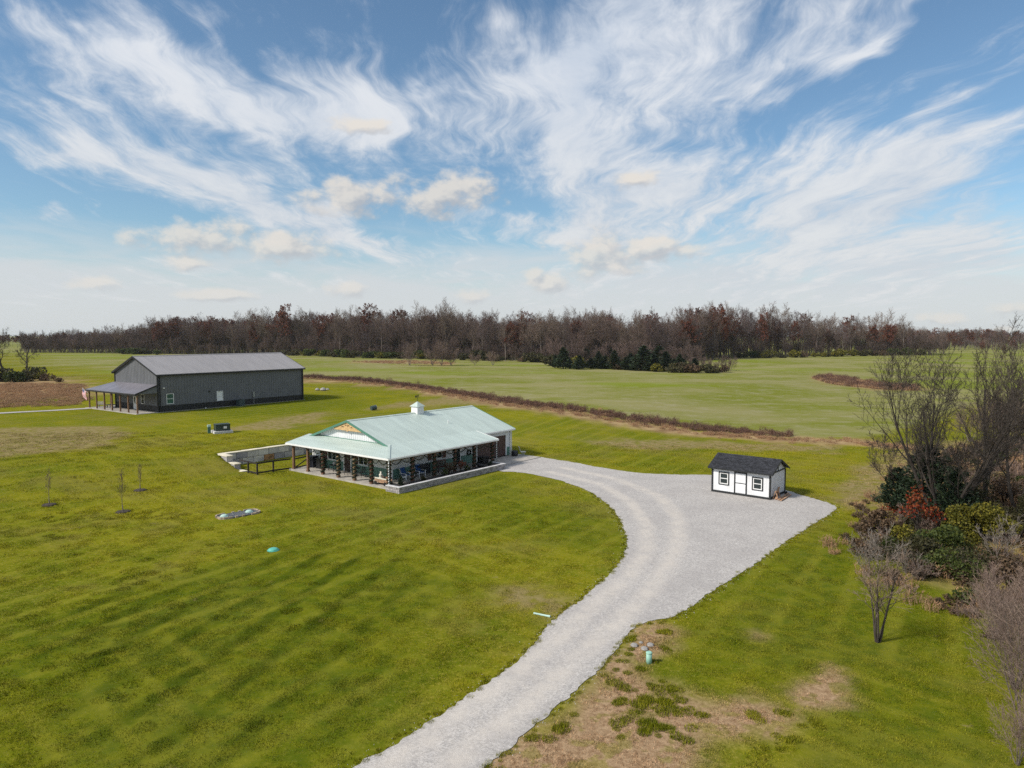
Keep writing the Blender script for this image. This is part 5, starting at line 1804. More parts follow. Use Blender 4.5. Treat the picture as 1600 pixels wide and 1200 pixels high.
def branch(T, C, p, d, L, r, lvl, cfg, rs):
    """one limb and everything it carries; limbs up to cfg['solid'] go to the trunk mesh, finer ones to the crown"""
    nseg = cfg['seg'][lvl]
    pts, rad = [p.copy()], [r]
    q = p.copy(); dd = d.copy()
    for i in range(nseg):
        dd = (dd + rvec(rs) * cfg['wob'][lvl] + Vector((0, 0, cfg['up'][lvl]))).normalized()
        q = q + dd * (L / nseg)
        pts.append(q.copy())
        rad.append(max(r * (1 - (i + 1) / nseg * cfg['taper'][lvl]), cfg['rmin']))
    mb = T if lvl <= cfg['solid'] else C
    mb.tube([tuple(x) for x in pts], rad, cfg['sides'][lvl], 0, False)
    last = lvl + 1 >= len(cfg['n'])
    n = cfg['n'][lvl]
    t0 = cfg['t0'][lvl]
    ph = rs.uniform(0, 6.28)
    for i in range(n):
        t = t0 + (1 - t0) * (i + rs.uniform(0.2, 0.8)) / n
        f = t * nseg; k = min(int(f), nseg - 1)
        a = pts[k].lerp(pts[k + 1], f - k)
        ax = (pts[k + 1] - pts[k]).normalized()
        side = ax.cross(Vector((0, 0, 1)) if abs(ax.z) < 0.95 else Vector((1, 0, 0))).normalized()
        ph += 2.4 + rs.uniform(-0.5, 0.5)
        side = Matrix.Rotation(ph, 3, ax) @ side
        an = cfg['ang'][lvl] * rs.uniform(0.7, 1.25) * (1.15 - 0.5 * t)
        nd = (ax * math.cos(an) + side * math.sin(an)).normalized()
        ll = L * cfg['len'][lvl] * rs.uniform(0.65, 1.15) * (1.15 - cfg['fall'][lvl] * t)
        if last:
            e = tri_twig(C, a, (nd + Vector((0, 0, 0.15))).normalized(), ll, cfg['tw'], rs)
            for j in range(cfg.get('sub', 2)):
                e2 = tri_twig(C, a.lerp(e, rs.uniform(0.3, 0.8)), (nd + rvec(rs) * 0.8).normalized(), ll * 0.55, cfg['tw'] * 0.8, rs)
                if rs.random() < cfg.get('leaf', 0):
                    leaf_quad(C, e2, cfg['lsize'], rs)
            if rs.random() < cfg.get('leaf', 0):
                leaf_quad(C, e, cfg['lsize'], rs)
        else:
            rr = rad[k] * (1 - (f - k)) + rad[k + 1] * (f - k)
            branch(T, C, a, nd, ll, max(rr * cfg['rr'][lvl], cfg['rmin']), lvl + 1, cfg, rs)


FAR = dict(seg=[6, 4, 3, 2], wob=[0.07, 0.18, 0.25, 0.3], up=[0.03, 0.10, 0.06, 0.04], taper=[0.85, 0.85, 0.85, 0.8], rmin=0.025,
           solid=1, sides=[6, 4, 3, 3], n=[13, 7, 5, 5], t0=[0.36, 0.25, 0.2, 0.15], ang=[0.80, 0.75, 0.75, 0.7], len=[0.46, 0.50, 0.50, 0.6],
           fall=[0.30, 0.4, 0.4, 0.3], rr=[0.5, 0.5, 0.5], tw=0.05, sub=2, stem=0.66)


def tree_meshes(name, H, r, cfg, seed, barkm, twigm, leafm=None, lean=0.05, stems=1, spread=0.0):
    rs = random.Random(seed)
    T, C = MB(), MB()
    for s in range(stems):
        a = 6.28 * s / stems + rs.uniform(-0.4, 0.4)
        d = Vector((math.cos(a) * spread * rs.uniform(0.6, 1.2), math.sin(a) * spread * rs.uniform(0.6, 1.2), 1)).normalized() if stems > 1 else Vector((rs.uniform(-lean, lean), rs.uniform(-lean, lean), 1)).normalized()
        base = Vector((math.cos(a), math.sin(a), 0)) * (r * 0.9 if stems > 1 else 0) + Vector((0, 0, -0.15))
        branch(T, C, base, d, H * cfg.get('stem', 0.80) * (rs.uniform(0.8, 1.05) if stems > 1 else 1), r, 0, cfg, rs)
    if stems == 1:   # root flare
        T.lathe([(r * 1.5, -0.2), (r * 1.25, 0.15), (r * 1.02, 0.5)], 7)
    return T.mesh(name + '_trunk', MATS[barkm], True), C.mesh(name + '_crown', [MATS[twigm]] + ([MATS[leafm]] if leafm else []))


def make_tree(name, label, meshes, loc, sc=1.0, rz=0.0, group=None, cat='tree', szxy=None):
    o = thing(name, label, cat, loc, rz, group)
    o.scale = (szxy or sc, szxy or sc, sc)
    place_mesh(meshes[0], 'trunk', o)
    place_mesh(meshes[1], 'crown', o)
    return o


# ---- far tree kinds (24 m tall as made)
FARB = []
for i in range(6):
    c_ = dict(FAR); c_['t0'] = [0.30 + 0.06 * (i % 3), 0.25, 0.2, 0.15]; c_['ang'] = [0.70 + 0.09 * (i % 4), 0.75, 0.75, 0.7]
    FARB.append(tree_meshes('bare_tree', 24, 0.26 + 0.03 * (i % 3), c_, 100 + i, 'bark_grey' if i % 2 else 'bark_dark', ('twig_brown', 'twig_brown', 'twig_tan', 'twig_plum', 'twig_brown', 'twig_tan')[i]))
FARR = []
for i in range(3):
    c_ = dict(FAR); c_['leaf'] = 0.62; c_['lsize'] = 0.34; c_['n'] = [13, 6, 5, 4]
    FARR.append(tree_meshes('russet_tree', 24, 0.28, c_, 200 + i, 'bark_dark', 'twig_brown', 'leaf_russet'))
BRUSHC = dict(seg=[4, 3, 2], wob=[0.16, 0.25, 0.3], up=[0.05, 0.08, 0.05], taper=[0.85, 0.85, 0.8], rmin=0.02, solid=0, sides=[4, 3, 3],
              n=[8, 6, 5], t0=[0.2, 0.2, 0.1], ang=[0.6, 0.7, 0.7], len=[0.5, 0.5, 0.55], fall=[0.5, 0.4, 0.3], rr=[0.5, 0.5], tw=0.045, sub=2, stem=0.8)
BRUSH = [tree_meshes('brush', 7, 0.07, BRUSHC, 300 + i, 'bark_grey', 'twig_brown', stems=5, spread=0.35) for i in range(3)]
BRUSHP = [tree_meshes('brush', 6, 0.06, BRUSHC, 320 + i, 'bark_pale', 'twig_pink', stems=6, spread=0.5) for i in range(2)]


def leafy_meshes(name, Rr, H, n, size, leafm, seed, lumps=9, barkm='bark_dark', core=0.35):
    """shrub: stems that fan out and leaves gathered in uneven lumps"""
    rs = random.Random(seed)
    T, C = MB(), MB()
    cs = []
    for i in range(lumps):
        a = rs.uniform(0, 6.28); rr = Rr * math.sqrt(rs.random()) * 0.75
        z = H * rs.uniform(0.25, 0.80) * (1 - 0.35 * rr / Rr)
        cs.append((Vector((rr * math.cos(a), rr * math.sin(a), z)), Rr * rs.uniform(0.25, 0.48)))
    for c, r_ in cs:
        m1 = Vector((c.x * 0.35, c.y * 0.35, c.z * 0.5))
        T.tube([(0.1 * c.x, 0.1 * c.y, -0.1), tuple(m1), tuple(c)], [0.03 * Rr + 0.01, 0.02 * Rr + 0.008, 0.006], 4, 0, False)
        for _ in range(5):
            tri_twig(T, c, rvec(rs), r_ * 1.25, 0.02, rs)
    for i in range(n):
        c, r_ = rs.choice(cs)
        v = rvec(rs)
        p = c + Vector((v.x, v.y, v.z * 0.8)) * r_ * (core + (1.08 - core) * math.sqrt(rs.random()))
        if p.z < 0.03: p.z = rs.uniform(0.03, 0.2)
        leaf_quad(C, p, size, rs, 0)
    return T.mesh(name + '_stems', MATS[barkm]), C.mesh(name + '_leaves', MATS[leafm])


def cedar_meshes(name, H, Rr, n, size, seed, leafm='leaf_cedar'):
    rs = random.Random(seed)
    T, C = MB(), MB()
    T.tube([(0, 0, -0.1), (0.03, 0, H * 0.5), (0, 0.02, H * 0.97)], [H * 0.022, H * 0.014, 0.01], 6, 0, False)
    boughs = []
    nb = int(26 + H * 4)
    for i in range(nb):
        t = (i + rs.random()) / nb
        z = H * (0.04 + 0.92 * t)
        R_ = Rr * ((1 - t) ** 0.75 * 0.95 + 0.05) * rs.uniform(0.7, 1.15) * (0.75 + 0.25 * min(1, t / 0.12))
        a = i * 2.4 + rs.uniform(-0.4, 0.4)
        e = Vector((math.cos(a) * R_, math.sin(a) * R_, z + R_ * 0.35))
        T.tube([(0, 0, z), tuple(e * 0.5 + Vector((0, 0, z * 0.5 - 0.05 * R_))), tuple(e)], [0.02, 0.014, 0.005], 3, 0, False)
        boughs.append((Vector((0, 0, z)), e, R_))
    for i in range(n):
        b0, e, R_ = boughs[int(len(boughs) * rs.random() ** 1.15)]
        t = rs.uniform(0.25, 1.05)
        p = b0.lerp(e, t) + rvec(rs) * R_ * 0.22
        d = ((e - b0).normalized() + rvec(rs) * 0.7 + Vector((0, 0, 0.35))).normalized()
        s = d.cross(rvec(rs)).normalized() * size * 0.32
        C.add([tuple(p - d * size * 0.5), tuple(p + s), tuple(p + d * size * 0.7), tuple(p - s)], [(0, 1, 2, 3)])
    return T.mesh(name + '_trunk', MATS['bark_dark']), C.mesh(name + '_crown', MATS[leafm])


# ---- scatter by geometry nodes (only for what nobody could count)
def scatter(name, pts, protos, label, extra=None, seed=1):
    """pts: list of (x, y, z, scale, rz, kind index, z-scale)"""
    coll = bpy.data.collections.new(name + '_kinds')
    for i, me_ in enumerate(protos):
        o = bpy.data.objects.new('%s_kind_%02d' % (name, i), me_)
        coll.objects.link(o)
    arr = np.array(pts, float)
    me_ = bpy.data.meshes.new(name)
    me_.vertices.add(len(arr))
    me_.vertices.foreach_set('co', arr[:, :3].ravel())
    rot = np.zeros((len(arr), 3), np.float32); rot[:, 2] = arr[:, 4]
    scl = np.stack([arr[:, 3], arr[:, 3], arr[:, 3] * arr[:, 6]], -1).astype(np.float32)
    a_ = me_.attributes.new('p_rot', 'FLOAT_VECTOR', 'POINT'); a_.data.foreach_set('vector', rot.ravel())
    a_ = me_.attributes.new('p_scale', 'FLOAT_VECTOR', 'POINT'); a_.data.foreach_set('vector', scl.ravel())
    a_ = me_.attributes.new('p_kind', 'INT', 'POINT'); a_.data.foreach_set('value', arr[:, 5].astype(np.int32))
    for k_, v_ in (extra or {}).items():
        a_ = me_.attributes.new(k_, 'FLOAT_VECTOR', 'POINT'); a_.data.foreach_set('vector', v_.astype(np.float32).ravel())
    o = bpy.data.objects.new(name, me_)
    COL.objects.link(o)
    ng = bpy.data.node_groups.new(name + '_scatter', 'GeometryNodeTree')
    ng.interface.new_socket('Geometry', in_out='INPUT', socket_type='NodeSocketGeometry')
    ng.interface.new_socket('Geometry', in_out='OUTPUT', socket_type='NodeSocketGeometry')
    N, L = ng.nodes, ng.links
    gi_, go_ = N.new('NodeGroupInput'), N.new('NodeGroupOutput')
    ci = N.new('GeometryNodeCollectionInfo'); ci.inputs['Collection'].default_value = coll
    ci.inputs['Separate Children'].default_value = True; ci.inputs['Reset Children'].default_value = True
    ip = N.new('GeometryNodeInstanceOnPoints'); ip.inputs['Pick Instance'].default_value = True

    def named(nm, ty):
        n = N.new('GeometryNodeInputNamedAttribute'); n.data_type = ty; n.inputs['Name'].default_value = nm
        return n.outputs['Attribute']
    er = N.new('FunctionNodeEulerToRotation')
    L.new(named('p_rot', 'FLOAT_VECTOR'), er.inputs[0])
    L.new(er.outputs[0], ip.inputs['Rotation'])
    L.new(named('p_scale', 'FLOAT_VECTOR'), ip.inputs['Scale'])
    L.new(named('p_kind', 'INT'), ip.inputs['Instance Index'])
    L.new(gi_.outputs[0], ip.inputs['Points']); L.new(ci.outputs[0], ip.inputs['Instance'])
    L.new(ip.outputs[0], go_.inputs[0])
    md = o.modifiers.new('scatter', 'NODES'); md.node_group = ng
    return tag(o, label, kind='stuff')


def joined(meshes, name):
    """one mesh out of a trunk and a crown mesh (for scattering)"""
    vs, fs, ms, mats = [], [], [], []
    for me_ in meshes:
        b = len(vs)
        co = np.empty(len(me_.vertices) * 3, np.float32); me_.vertices.foreach_get('co', co)
        vs += [tuple(v) for v in co.reshape(-1, 3)]
        off = len(mats)
        mats += list(me_.materials)
        for p in me_.polygons:
            fs.append(tuple(i + b for i in p.vertices)); ms.append(p.material_index + off)
    out_ = bpy.data.meshes.new(name)
    out_.from_pydata(vs, [], fs)
    for m_ in mats: out_.materials.append(m_)
    out_.polygons.foreach_set('material_index', ms)
    return out_


# ================================================================== the wood beyond the field
TOP = [(40, 530), (60, 526), (90, 516), (130, 511), (180, 509), (230, 498), (270, 490), (320, 490), (400, 488), (440, 480), (500, 487), (560, 480), (620, 483), (680, 479), (720, 476), (760, 485), (820, 483), (860, 490), (900, 484), (950, 485), (1000, 488), (1040, 486), (1070, 478), (1120, 473), (1180, 474), (1220, 478), (1260, 479), (1280, 489), (1320, 489), (1370, 486), (1405, 491), (1430, 507), (1475, 526)]
EDGE = [(40, 556.5), (200, 557.5), (480, 559.5), (560, 563), (640, 564), (700, 566), (860, 570), (1000, 571), (1120, 566), (1160, 563), (1300, 562), (1450, 560), (1480, 558)]


def interp(tab, x):
    for (a, b), (c, d) in zip(tab[:-1], tab[1:]):
        if x <= c:
            return b + (d - b) * max(0, (x - a)) / (c - a)
    return tab[-1][1]


rs = random.Random(41)
RUSSET_AT = [255, 275, 330, 395, 445, 505, 800, 812, 905, 1075, 1125, 1150, 1190, 1215, 1245, 1300, 1365, 1385]
BTREE = 'bare grey-brown tree at the front of the far wood '
RTREE = 'rust-leaved tree at the front of the far wood '


def region(x):
    for lim, t_ in ((180, 'left of the barn'), (475, 'above the barn roof'), (640, 'between barn and house cupola'), (860, 'above the house roof'), (1140, 'behind the cedar clump'), (1280, 'just right of the cedar clump')):
        if x < lim:
            return t_
    return 'at its thin right end'


placed = 0


def wood_tree(x, back, kind, idx, solo=True, hs=1.0):
    p = unproject(x, interp(EDGE, x), 0)
    dep = p.y + back
    wx = at_depth(x, dep); z = hgt(wx, dep)
    H = (CAM_Z + (HOR - interp(TOP, x)) * dep / F_PX - z) * hs
    return (wx, dep, z, max(7.0, H))


russet_left = list(RUSSET_AT)
x = 55.0
while x < 1462:
    back = rs.uniform(1, 13)
    wx, dep, z, H = wood_tree(x, back, 0, 0, True, rs.uniform(0.72, 1.10))
    near = [q for q in russet_left if abs(q - x) < 6]
    if near:
        russet_left.remove(near[0])
        make_tree('russet_tree', RTREE + region(x), rs.choice(FARR), (wx, dep, z), H * rs.uniform(1.0, 1.05) / 24, rs.uniform(0, 6.28), 'rust-leaved trees of the far wood', szxy=H / 24 * rs.uniform(0.85, 1.05))
    else:
        make_tree('bare_tree', BTREE + region(x), rs.choice(FARB), (wx, dep, z), H / 24, rs.uniform(0, 6.28), 'bare trees of the far wood', szxy=H / 24 * rs.uniform(0.75, 1.1))
    placed += 1
    x += rs.uniform(6.5, 10.5) if x < 1100 else rs.uniform(7.5, 14)
pts = []
for row in range(8):
    x = 40.0 + rs.uniform(0, 8)
    while x < 1475:
        if not (x > 1120 and row > 2):
            wx, dep, z, H = wood_tree(x, 16 + row * 9 + rs.uniform(-4, 4), 0, 0, False, rs.uniform(0.70, 1.0))
            kind = rs.randrange(6) if rs.random() < 0.84 else 6 + rs.randrange(3)
            pts.append((wx, dep, z, H / 24 * rs.uniform(0.8, 1.1), rs.uniform(0, 6.28), kind, rs.uniform(0.95, 1.1)))
        x += rs.uniform(8, 15)
under = []
for row in range(6):
    x = 40.0
    while x < 1475:
        if not (x > 1120 and rs.random() < 0.45):
            p = unproject(x, interp(EDGE, x), 0)
            dep = p.y + 3 + row * 9 + rs.uniform(-4, 4)
            wx = at_depth(x, dep)
            under.append((wx, dep, hgt(wx, dep), rs.uniform(0.6, 1.5), rs.uniform(0, 6.28), 9 + rs.randrange(3), rs.uniform(0.9, 1.5)))
        x += rs.uniform(5, 11)
wood_kinds = [joined(m_, 'wood_kind') for m_ in FARB + FARR + BRUSH]
scatter('woodland', pts + under, wood_kinds, 'brown leafless woodland massed behind the front trees')
# distant woods on both sides of the horizon
pts = []
for (x0, x1, d0, d1, n, h0, h1) in ((1370, 1900, 560, 900, 420, 13, 20), (-300, 120, 620, 1000, 260, 9, 14), (-700, 2300, 1500, 2400, 700, 13, 24), (1460, 2200, 420, 560, 90, 7, 11)):
    for i in range(n):
        dep = rs.uniform(d0, d1)
        xx = at_depth(rs.uniform(x0, x1), dep)
        pts.append((xx, dep, hgt(xx, dep), rs.uniform(h0, h1) / 24, rs.uniform(0, 6.28), rs.randrange(9), 1.0))
for i in range(260):
    dep = rs.uniform(560, 900); xx = at_depth(rs.uniform(1370, 1900), dep)
    pts.append((xx, dep, hgt(xx, dep), rs.uniform(0.6, 1.3), rs.uniform(0, 6.28), 9 + rs.randrange(3), 1.0))
scatter('distant_woods', pts, wood_kinds, 'low dark tree belts along the horizon')

# green and yellow shrubs along the wood's foot
SHG = [leafy_meshes('shrub', 2.6, 3.0, 900, 0.30, 'leaf_green', 400 + i, 10) for i in range(2)]
SHY = [leafy_meshes('shrub', 2.2, 2.8, 800, 0.28, 'leaf_yellow', 410 + i, 9) for i in range(2)]
SHO = [leafy_meshes('shrub', 2.6, 3.2, 900, 0.30, 'leaf_olive', 420 + i, 10) for i in range(2)]
SHB = [leafy_meshes('shrub', 2.2, 2.6, 700, 0.26, 'leaf_brown', 430 + i, 9) for i in range(2)]


def make_shrub(name, label, meshes, loc, sc=1.0, zs=1.0, group=None, cat='shrub'):
    o = thing(name, label, cat, loc, rs.uniform(0, 6.28), group)
    o.scale = (sc, sc, sc * zs)
    place_mesh(meshes[0], 'stems', o)
    place_mesh(meshes[1], 'foliage', o)
    return o


spots = []
for (x0, x1, n, kinds) in ((185, 250, 5, 'ggo'), (455, 560, 9, 'gogy'), (560, 690, 9, 'gygo'), (690, 860, 8, 'oob'), (1150, 1440, 22, 'ogoybo')):
    for i in range(n):
        x = x0 + (x1 - x0) * (i + rs.random()) / n
        spots.append((x, kinds[rs.randrange(len(kinds))]))
for x, y_ in ((595, 'y'), (660, 'y'), (1195, 'y'), (1285, 'y'), (1305, 'y')):
    spots.append((x, y_))
NAMES = {'g': (SHG, 'low green shrub at the foot of the far wood', 'green shrubs below the far wood'), 'y': (SHY, 'yellow-green shrub at the foot of the far wood', 'yellow shrubs below the far wood'),
         'o': (SHO, 'dull olive shrub at the foot of the far wood', 'olive shrubs below the far wood'), 'b': (SHB, 'brown shrub at the foot of the far wood', 'brown shrubs below the far wood')}
for x, k_ in spots:
    p = unproject(x, interp(EDGE, x) + 0.5, 0)
    dep = p.y - rs.uniform(0, 5); wx = at_depth(x, dep)
    ms_, lab, grp = NAMES[k_]
    make_shrub('wood_edge_shrub', lab + ' ' + region(x), rs.choice(ms_), (wx, dep, hgt(wx, dep)), rs.uniform(1.0, 1.7), rs.uniform(0.75, 1.1), grp)

# evergreen clump on the near side of the wood
CED = [cedar_meshes('cedar', 8.0, 2.2, 1900, 0.42, 500 + i) for i in range(3)]
clump = [(880, 579, 8.5), (905, 580, 5.5), (935, 579, 7.0), (960, 580, 7.5), (985, 581, 6.5), (1005, 582, 9.5), (1020, 582, 6.5), (1040, 583, 7.5), (1062, 583, 6.5), (950, 575, 8.5), (1085, 583, 5.0), (1030, 577, 9.0), (915, 574, 7.5)]
for i, (x, y, h_) in enumerate(clump):
    p = ground_pt(x, y - 2.5)
    h_ *= 0.95
    make_tree('cedar', 'dark green cedar in the clump at the middle edge of the field', CED[i % 3], p, h_ / 8, rs.uniform(0, 6.28), 'cedars at the field edge', szxy=h_ / 8 * rs.uniform(1.5, 2.3))
for i in range(14):
    p = ground_pt(872 + i * 15.5 + rs.uniform(-6, 6), 576 + i * 0.3 + rs.uniform(-1.5, 1))
    make_tree('cedar', 'low dark green cedar filling the clump at the middle edge of the field', CED[i % 3], p, rs.uniform(0.4, 0.65), rs.uniform(0, 6.28), 'low cedars at the field edge', szxy=rs.uniform(0.9, 1.4))
for i in range(16):
    x = 862 + i * 17.5 + rs.uniform(-6, 6)
    p = ground_pt(x, min(582, 572 + (x - 862) * 0.05) + rs.uniform(-1, 1))
    k_ = 'ooyboobgoybobbob'[i]
    make_shrub('field_shrub', {'o': 'olive shrub below the cedars at the field edge', 'y': 'yellow-green shrub below the cedars at the field edge', 'b': 'brown shrub below the cedars at the field edge', 'g': 'green shrub below the cedars at the field edge'}[k_],
               rs.choice(NAMES[k_][0]), p, rs.uniform(1.3, 2.1), 0.8, {'o': 'olive', 'y': 'yellow', 'b': 'brown', 'g': 'green'}[k_] + ' shrubs below the cedars')
for i in range(16):
    p = ground_pt(868 + i * 15 + rs.uniform(-5, 5), 571 + i * 0.35)
    make_tree('bare_bush', 'leafless brown bush standing among the cedars at the field edge', BRUSH[i % 3], p, rs.uniform(0.9, 1.5), rs.uniform(0, 6.28), 'bushes among the cedars', 'bush')
for i in range(7):
    p = ground_pt(1075 + i * 11, 580 + rs.uniform(-2, 0))
    make_tree('bare_bush', 'leafless brown bush at the right end of the cedar clump', BRUSH[i % 3], p, rs.uniform(0.5, 0.85), rs.uniform(0, 6.28), 'bushes ending the cedar clump', 'bush')
for i, x in enumerate((676, 690, 705, 640, 742, 770)):
    p = ground_pt(x, 571)
    make_tree('bare_bush', 'pale leafless bush in front of the far wood above the house roof', BRUSHP[i % 2], p, rs.uniform(0.9, 2.0), rs.uniform(0, 6.28), 'pale bushes before the wood', 'bush')

# ---- trees and shrubs at the far left edge
NEARC = dict(seg=[7, 5, 4, 3], wob=[0.10, 0.20, 0.26, 0.3], up=[0.03, 0.08, 0.05, 0.03], taper=[0.85, 0.88, 0.88, 0.8], rmin=0.008, solid=1, sides=[8, 6, 4, 3],
             n=[11, 8, 7, 6], t0=[0.30, 0.22, 0.2, 0.12], ang=[0.8, 0.7, 0.7, 0.7], len=[0.55, 0.50, 0.48, 0.5], fall=[0.5, 0.45, 0.4, 0.3], rr=[0.55, 0.55, 0.55], tw=0.022, sub=2, stem=0.8)
LC = dict(NEARC); LC['tw'] = 0.05; LC['rmin'] = 0.02; LC['wob'] = [0.16, 0.30, 0.32, 0.3]; LC['up'] = [0.02, 0.05, 0.03, 0.02]; LC['n'] = [8, 7, 6, 4]
p = ground_pt(43, 590); make_tree('gnarled_tree', 'gnarled bare tree at the left edge, right of two', tree_meshes('gnarled_tree', 11.5, 0.30, LC, 601, 'bark_dark', 'twig_dark'), p, 1.0, 0.5)
p = ground_pt(6, 592); make_tree('gnarled_tree', 'gnarled bare tree cut by the left picture edge', tree_meshes('gnarled_tree', 13.5, 0.34, LC, 604, 'bark_dark', 'twig_dark'), p, 1.0, 2.0)
for i, (x, y, k_, s_) in enumerate(((5, 596, 'o', 1.3), (22, 597, 'g', 1.0), (38, 596, 'o', 0.9), (62, 594, 'y', 0.9), (75, 595, 'b', 0.8), (-15, 596, 'g', 1.4), (52, 592, 'o', 1.2), (92, 597, 'b', 0.5))):
    p = ground_pt(x, y)
    make_shrub('roadside_shrub', ['%s shrub under the gnarled trees at the left edge' % {'o': 'dull olive', 'g': 'dark green', 'y': 'yellow-green', 'b': 'brown'}[k_]][0], NAMES[k_][0][i % 2], p, s_, 1.0, 'shrubs under the left trees')

# ================================================================== tall dry weeds
def weed_patch(name, n, h0, h1, r_, m_, seed, heads=True):
    rs = random.Random(seed); mb = MB()
    for i in range(n):
        a = rs.uniform(0, 6.28); q = r_ * math.sqrt(rs.random())
        p = Vector((q * math.cos(a), q * math.sin(a), -0.03))
        d = (Vector((0, 0, 1)) + rvec(rs) * 0.28).normalized()
        h = rs.uniform(h0, h1)
        e = tri_twig(mb, p, d, h, 0.035, rs)
        if heads:
            for k_ in range(3):
                tri_twig(mb, p + d * h * rs.uniform(0.45, 0.95), (d + rvec(rs) * 0.9).normalized(), h * 0.28, 0.05, rs)
    return mb.mesh(name, MATS[m_])


WEEDS = [weed_patch('weed', 46, 0.7, 1.5, 0.75, 'weed_brown', 700 + i) for i in range(3)] + [weed_patch('straw', 60, 0.35, 0.85, 0.75, 'weed_tan', 710 + i) for i in range(3)]
pts = []
seglen = np.hypot(*(HEDGE[1:] - HEDGE[:-1]).T)
for (a, b), L_ in zip(zip(HEDGE[:-1], HEDGE[1:]), seglen):
    nrm = np.array([-(b - a)[1], (b - a)[0]]) / L_
    n = int(L_ * 11)
    for i in range(n):
        q = a + (b - a) * rs.random() + nrm * rs.gauss(0.6, 1.2)
        if rs.random() < 0.42 + 1.6 * (float(fbm(np.array([q[0]]), np.array([q[1]]), 3.0, 68)[0]) - 0.2):
            pts.append((q[0], q[1], hgt(*q), rs.uniform(0.42, 0.74), rs.uniform(0, 6.28), rs.choice((0, 1, 2, 0, 1, 2, 0, 1, 2, 4)), rs.uniform(0.4, 1.0) + 0.9 * float(fbm(np.array([q[0]]), np.array([q[1]]), 7.0, 66)[0] - 0.35)))
    for i in range(int(L_ * 3)):
        q = a + (b - a) * rs.random() + nrm * rs.gauss(-2.6, 1.0)
        pts.append((q[0], q[1], hgt(*q), rs.uniform(0.4, 0.8), rs.uniform(0, 6.28), 3 + rs.randrange(3), 0.7))
for (a, b) in zip(STRAW[-4:-1], STRAW[-3:]):
    for i in range(int(np.hypot(*(b - a)) * 5)):
        q = a + (b - a) * rs.random() + np.array([rs.gauss(0, 1.0), rs.gauss(0, 1.2)])
        pts.append((q[0], q[1], hgt(*q), rs.uniform(0.3, 0.7), rs.uniform(0, 6.28), 3 + rs.randrange(3), 0.7))
scatter('weed_strip', pts, WEEDS, 'long strip of tall reddish brown dry weeds before the field')
pts = []
for poly, n, ks, zs in ((P_WEED_L, 1500, (3, 4, 5), 0.5), (P_WEED_M, 700, (3, 4, 0, 5), 0.8), (P_BARE, 200, (3, 4, 5), 0.6)):
    lo, hi = poly.min(0), poly.max(0)
    c = 0
    while c < n:
        qx = np.random.uniform(lo[0], hi[0], n); qy = np.random.uniform(lo[1], hi[1], n)
        sd = sd_poly(qx, qy, poly)
        for X_, Y_ in zip(qx[sd < 0.5], qy[sd < 0.5]):
            f_ = 0.892 if poly is P_WEED_L else 1.0     # that patch lies on the higher ground by the barn
            X2, Y2 = X_ * f_, Y_ * f_
            pts.append((X2, Y2, hgt(X2, Y2), rs.uniform(0.7, 1.25), rs.uniform(0, 6.28), rs.choice(ks), zs)); c += 1
scatter('dry_grass', pts, WEEDS, 'rough tan and brown grass in uncut patches')

# ================================================================== thicket on the right
RB = dict(NEARC); RB['wob'] = [0.10, 0.16, 0.22, 0.28]; RB['up'] = [0.03, 0.12, 0.08, 0.05]; RB['ang'] = [0.55, 0.6, 0.65, 0.7]; RB['sub'] = 1; RB['n'] = [9, 7, 6, 5]; RB['t0'] = [0.25, 0.2, 0.15, 0.1]; RB['rmin'] = 0.009
tb = unproject(1474, 828); make_tree('bare_tree', 'tall many-stemmed bare tree behind the red-leaved shrub', tree_meshes('thicket_tree', 13.2, 0.15, RB, 811, 'bark_dark', 'twig_dark', stems=6, spread=0.55), tb, 1.0, 0.4)
tb = unproject(1534, 795); make_tree('bare_tree', 'tall bare tree with forked trunk right of the many-stemmed tree', tree_meshes('thicket_tree', 12.7, 0.19, RB, 812, 'bark_dark', 'twig_dark', stems=2, spread=0.2), tb, 1.0, 1.4)
tb = unproject(1590, 800); make_tree('bare_tree', 'bare tree at the right picture edge above the thicket', tree_meshes('thicket_tree', 12.0, 0.14, RB, 813, 'bark_dark', 'twig_brown', stems=3, spread=0.3), tb, 1.0, 2.4)
tb = unproject(1425, 800); make_tree('bare_tree', 'thin leaning bare tree left of the many-stemmed tree', tree_meshes('thicket_tree', 8.0, 0.07, RB, 814, 'bark_dark', 'twig_dark', stems=3, spread=0.55), tb, 1.0, 3.0)
p = unproject(1447, 815); make_tree('cedar', 'dark green cedar at the front of the thicket behind red leaves', cedar_meshes('cedar', 5.6, 2.5, 5200, 0.22, 821), p, 1.0, 0.7)
p = unproject(1400, 800); make_tree('cedar', 'small dark cedar at the left edge of the thicket', cedar_meshes('cedar', 3.4, 1.5, 2600, 0.2, 822), p, 1.0, 1.7)
p = unproject(1490, 835); make_tree('cedar', 'dark cedar under the tall bare tree in the thicket', cedar_meshes('cedar', 4.6, 1.9, 3600, 0.22, 823), p, 1.0, 2.7)


def thicket_shrub(x, y, label, leafm, Rr, H, n, size, seed, barkm='bark_dark', lumps=11):
    p = unproject(x, y)
    return make_shrub('thicket_shrub', label, leafy_meshes('shrub', Rr, H, n, size, leafm, seed, lumps, barkm), p)


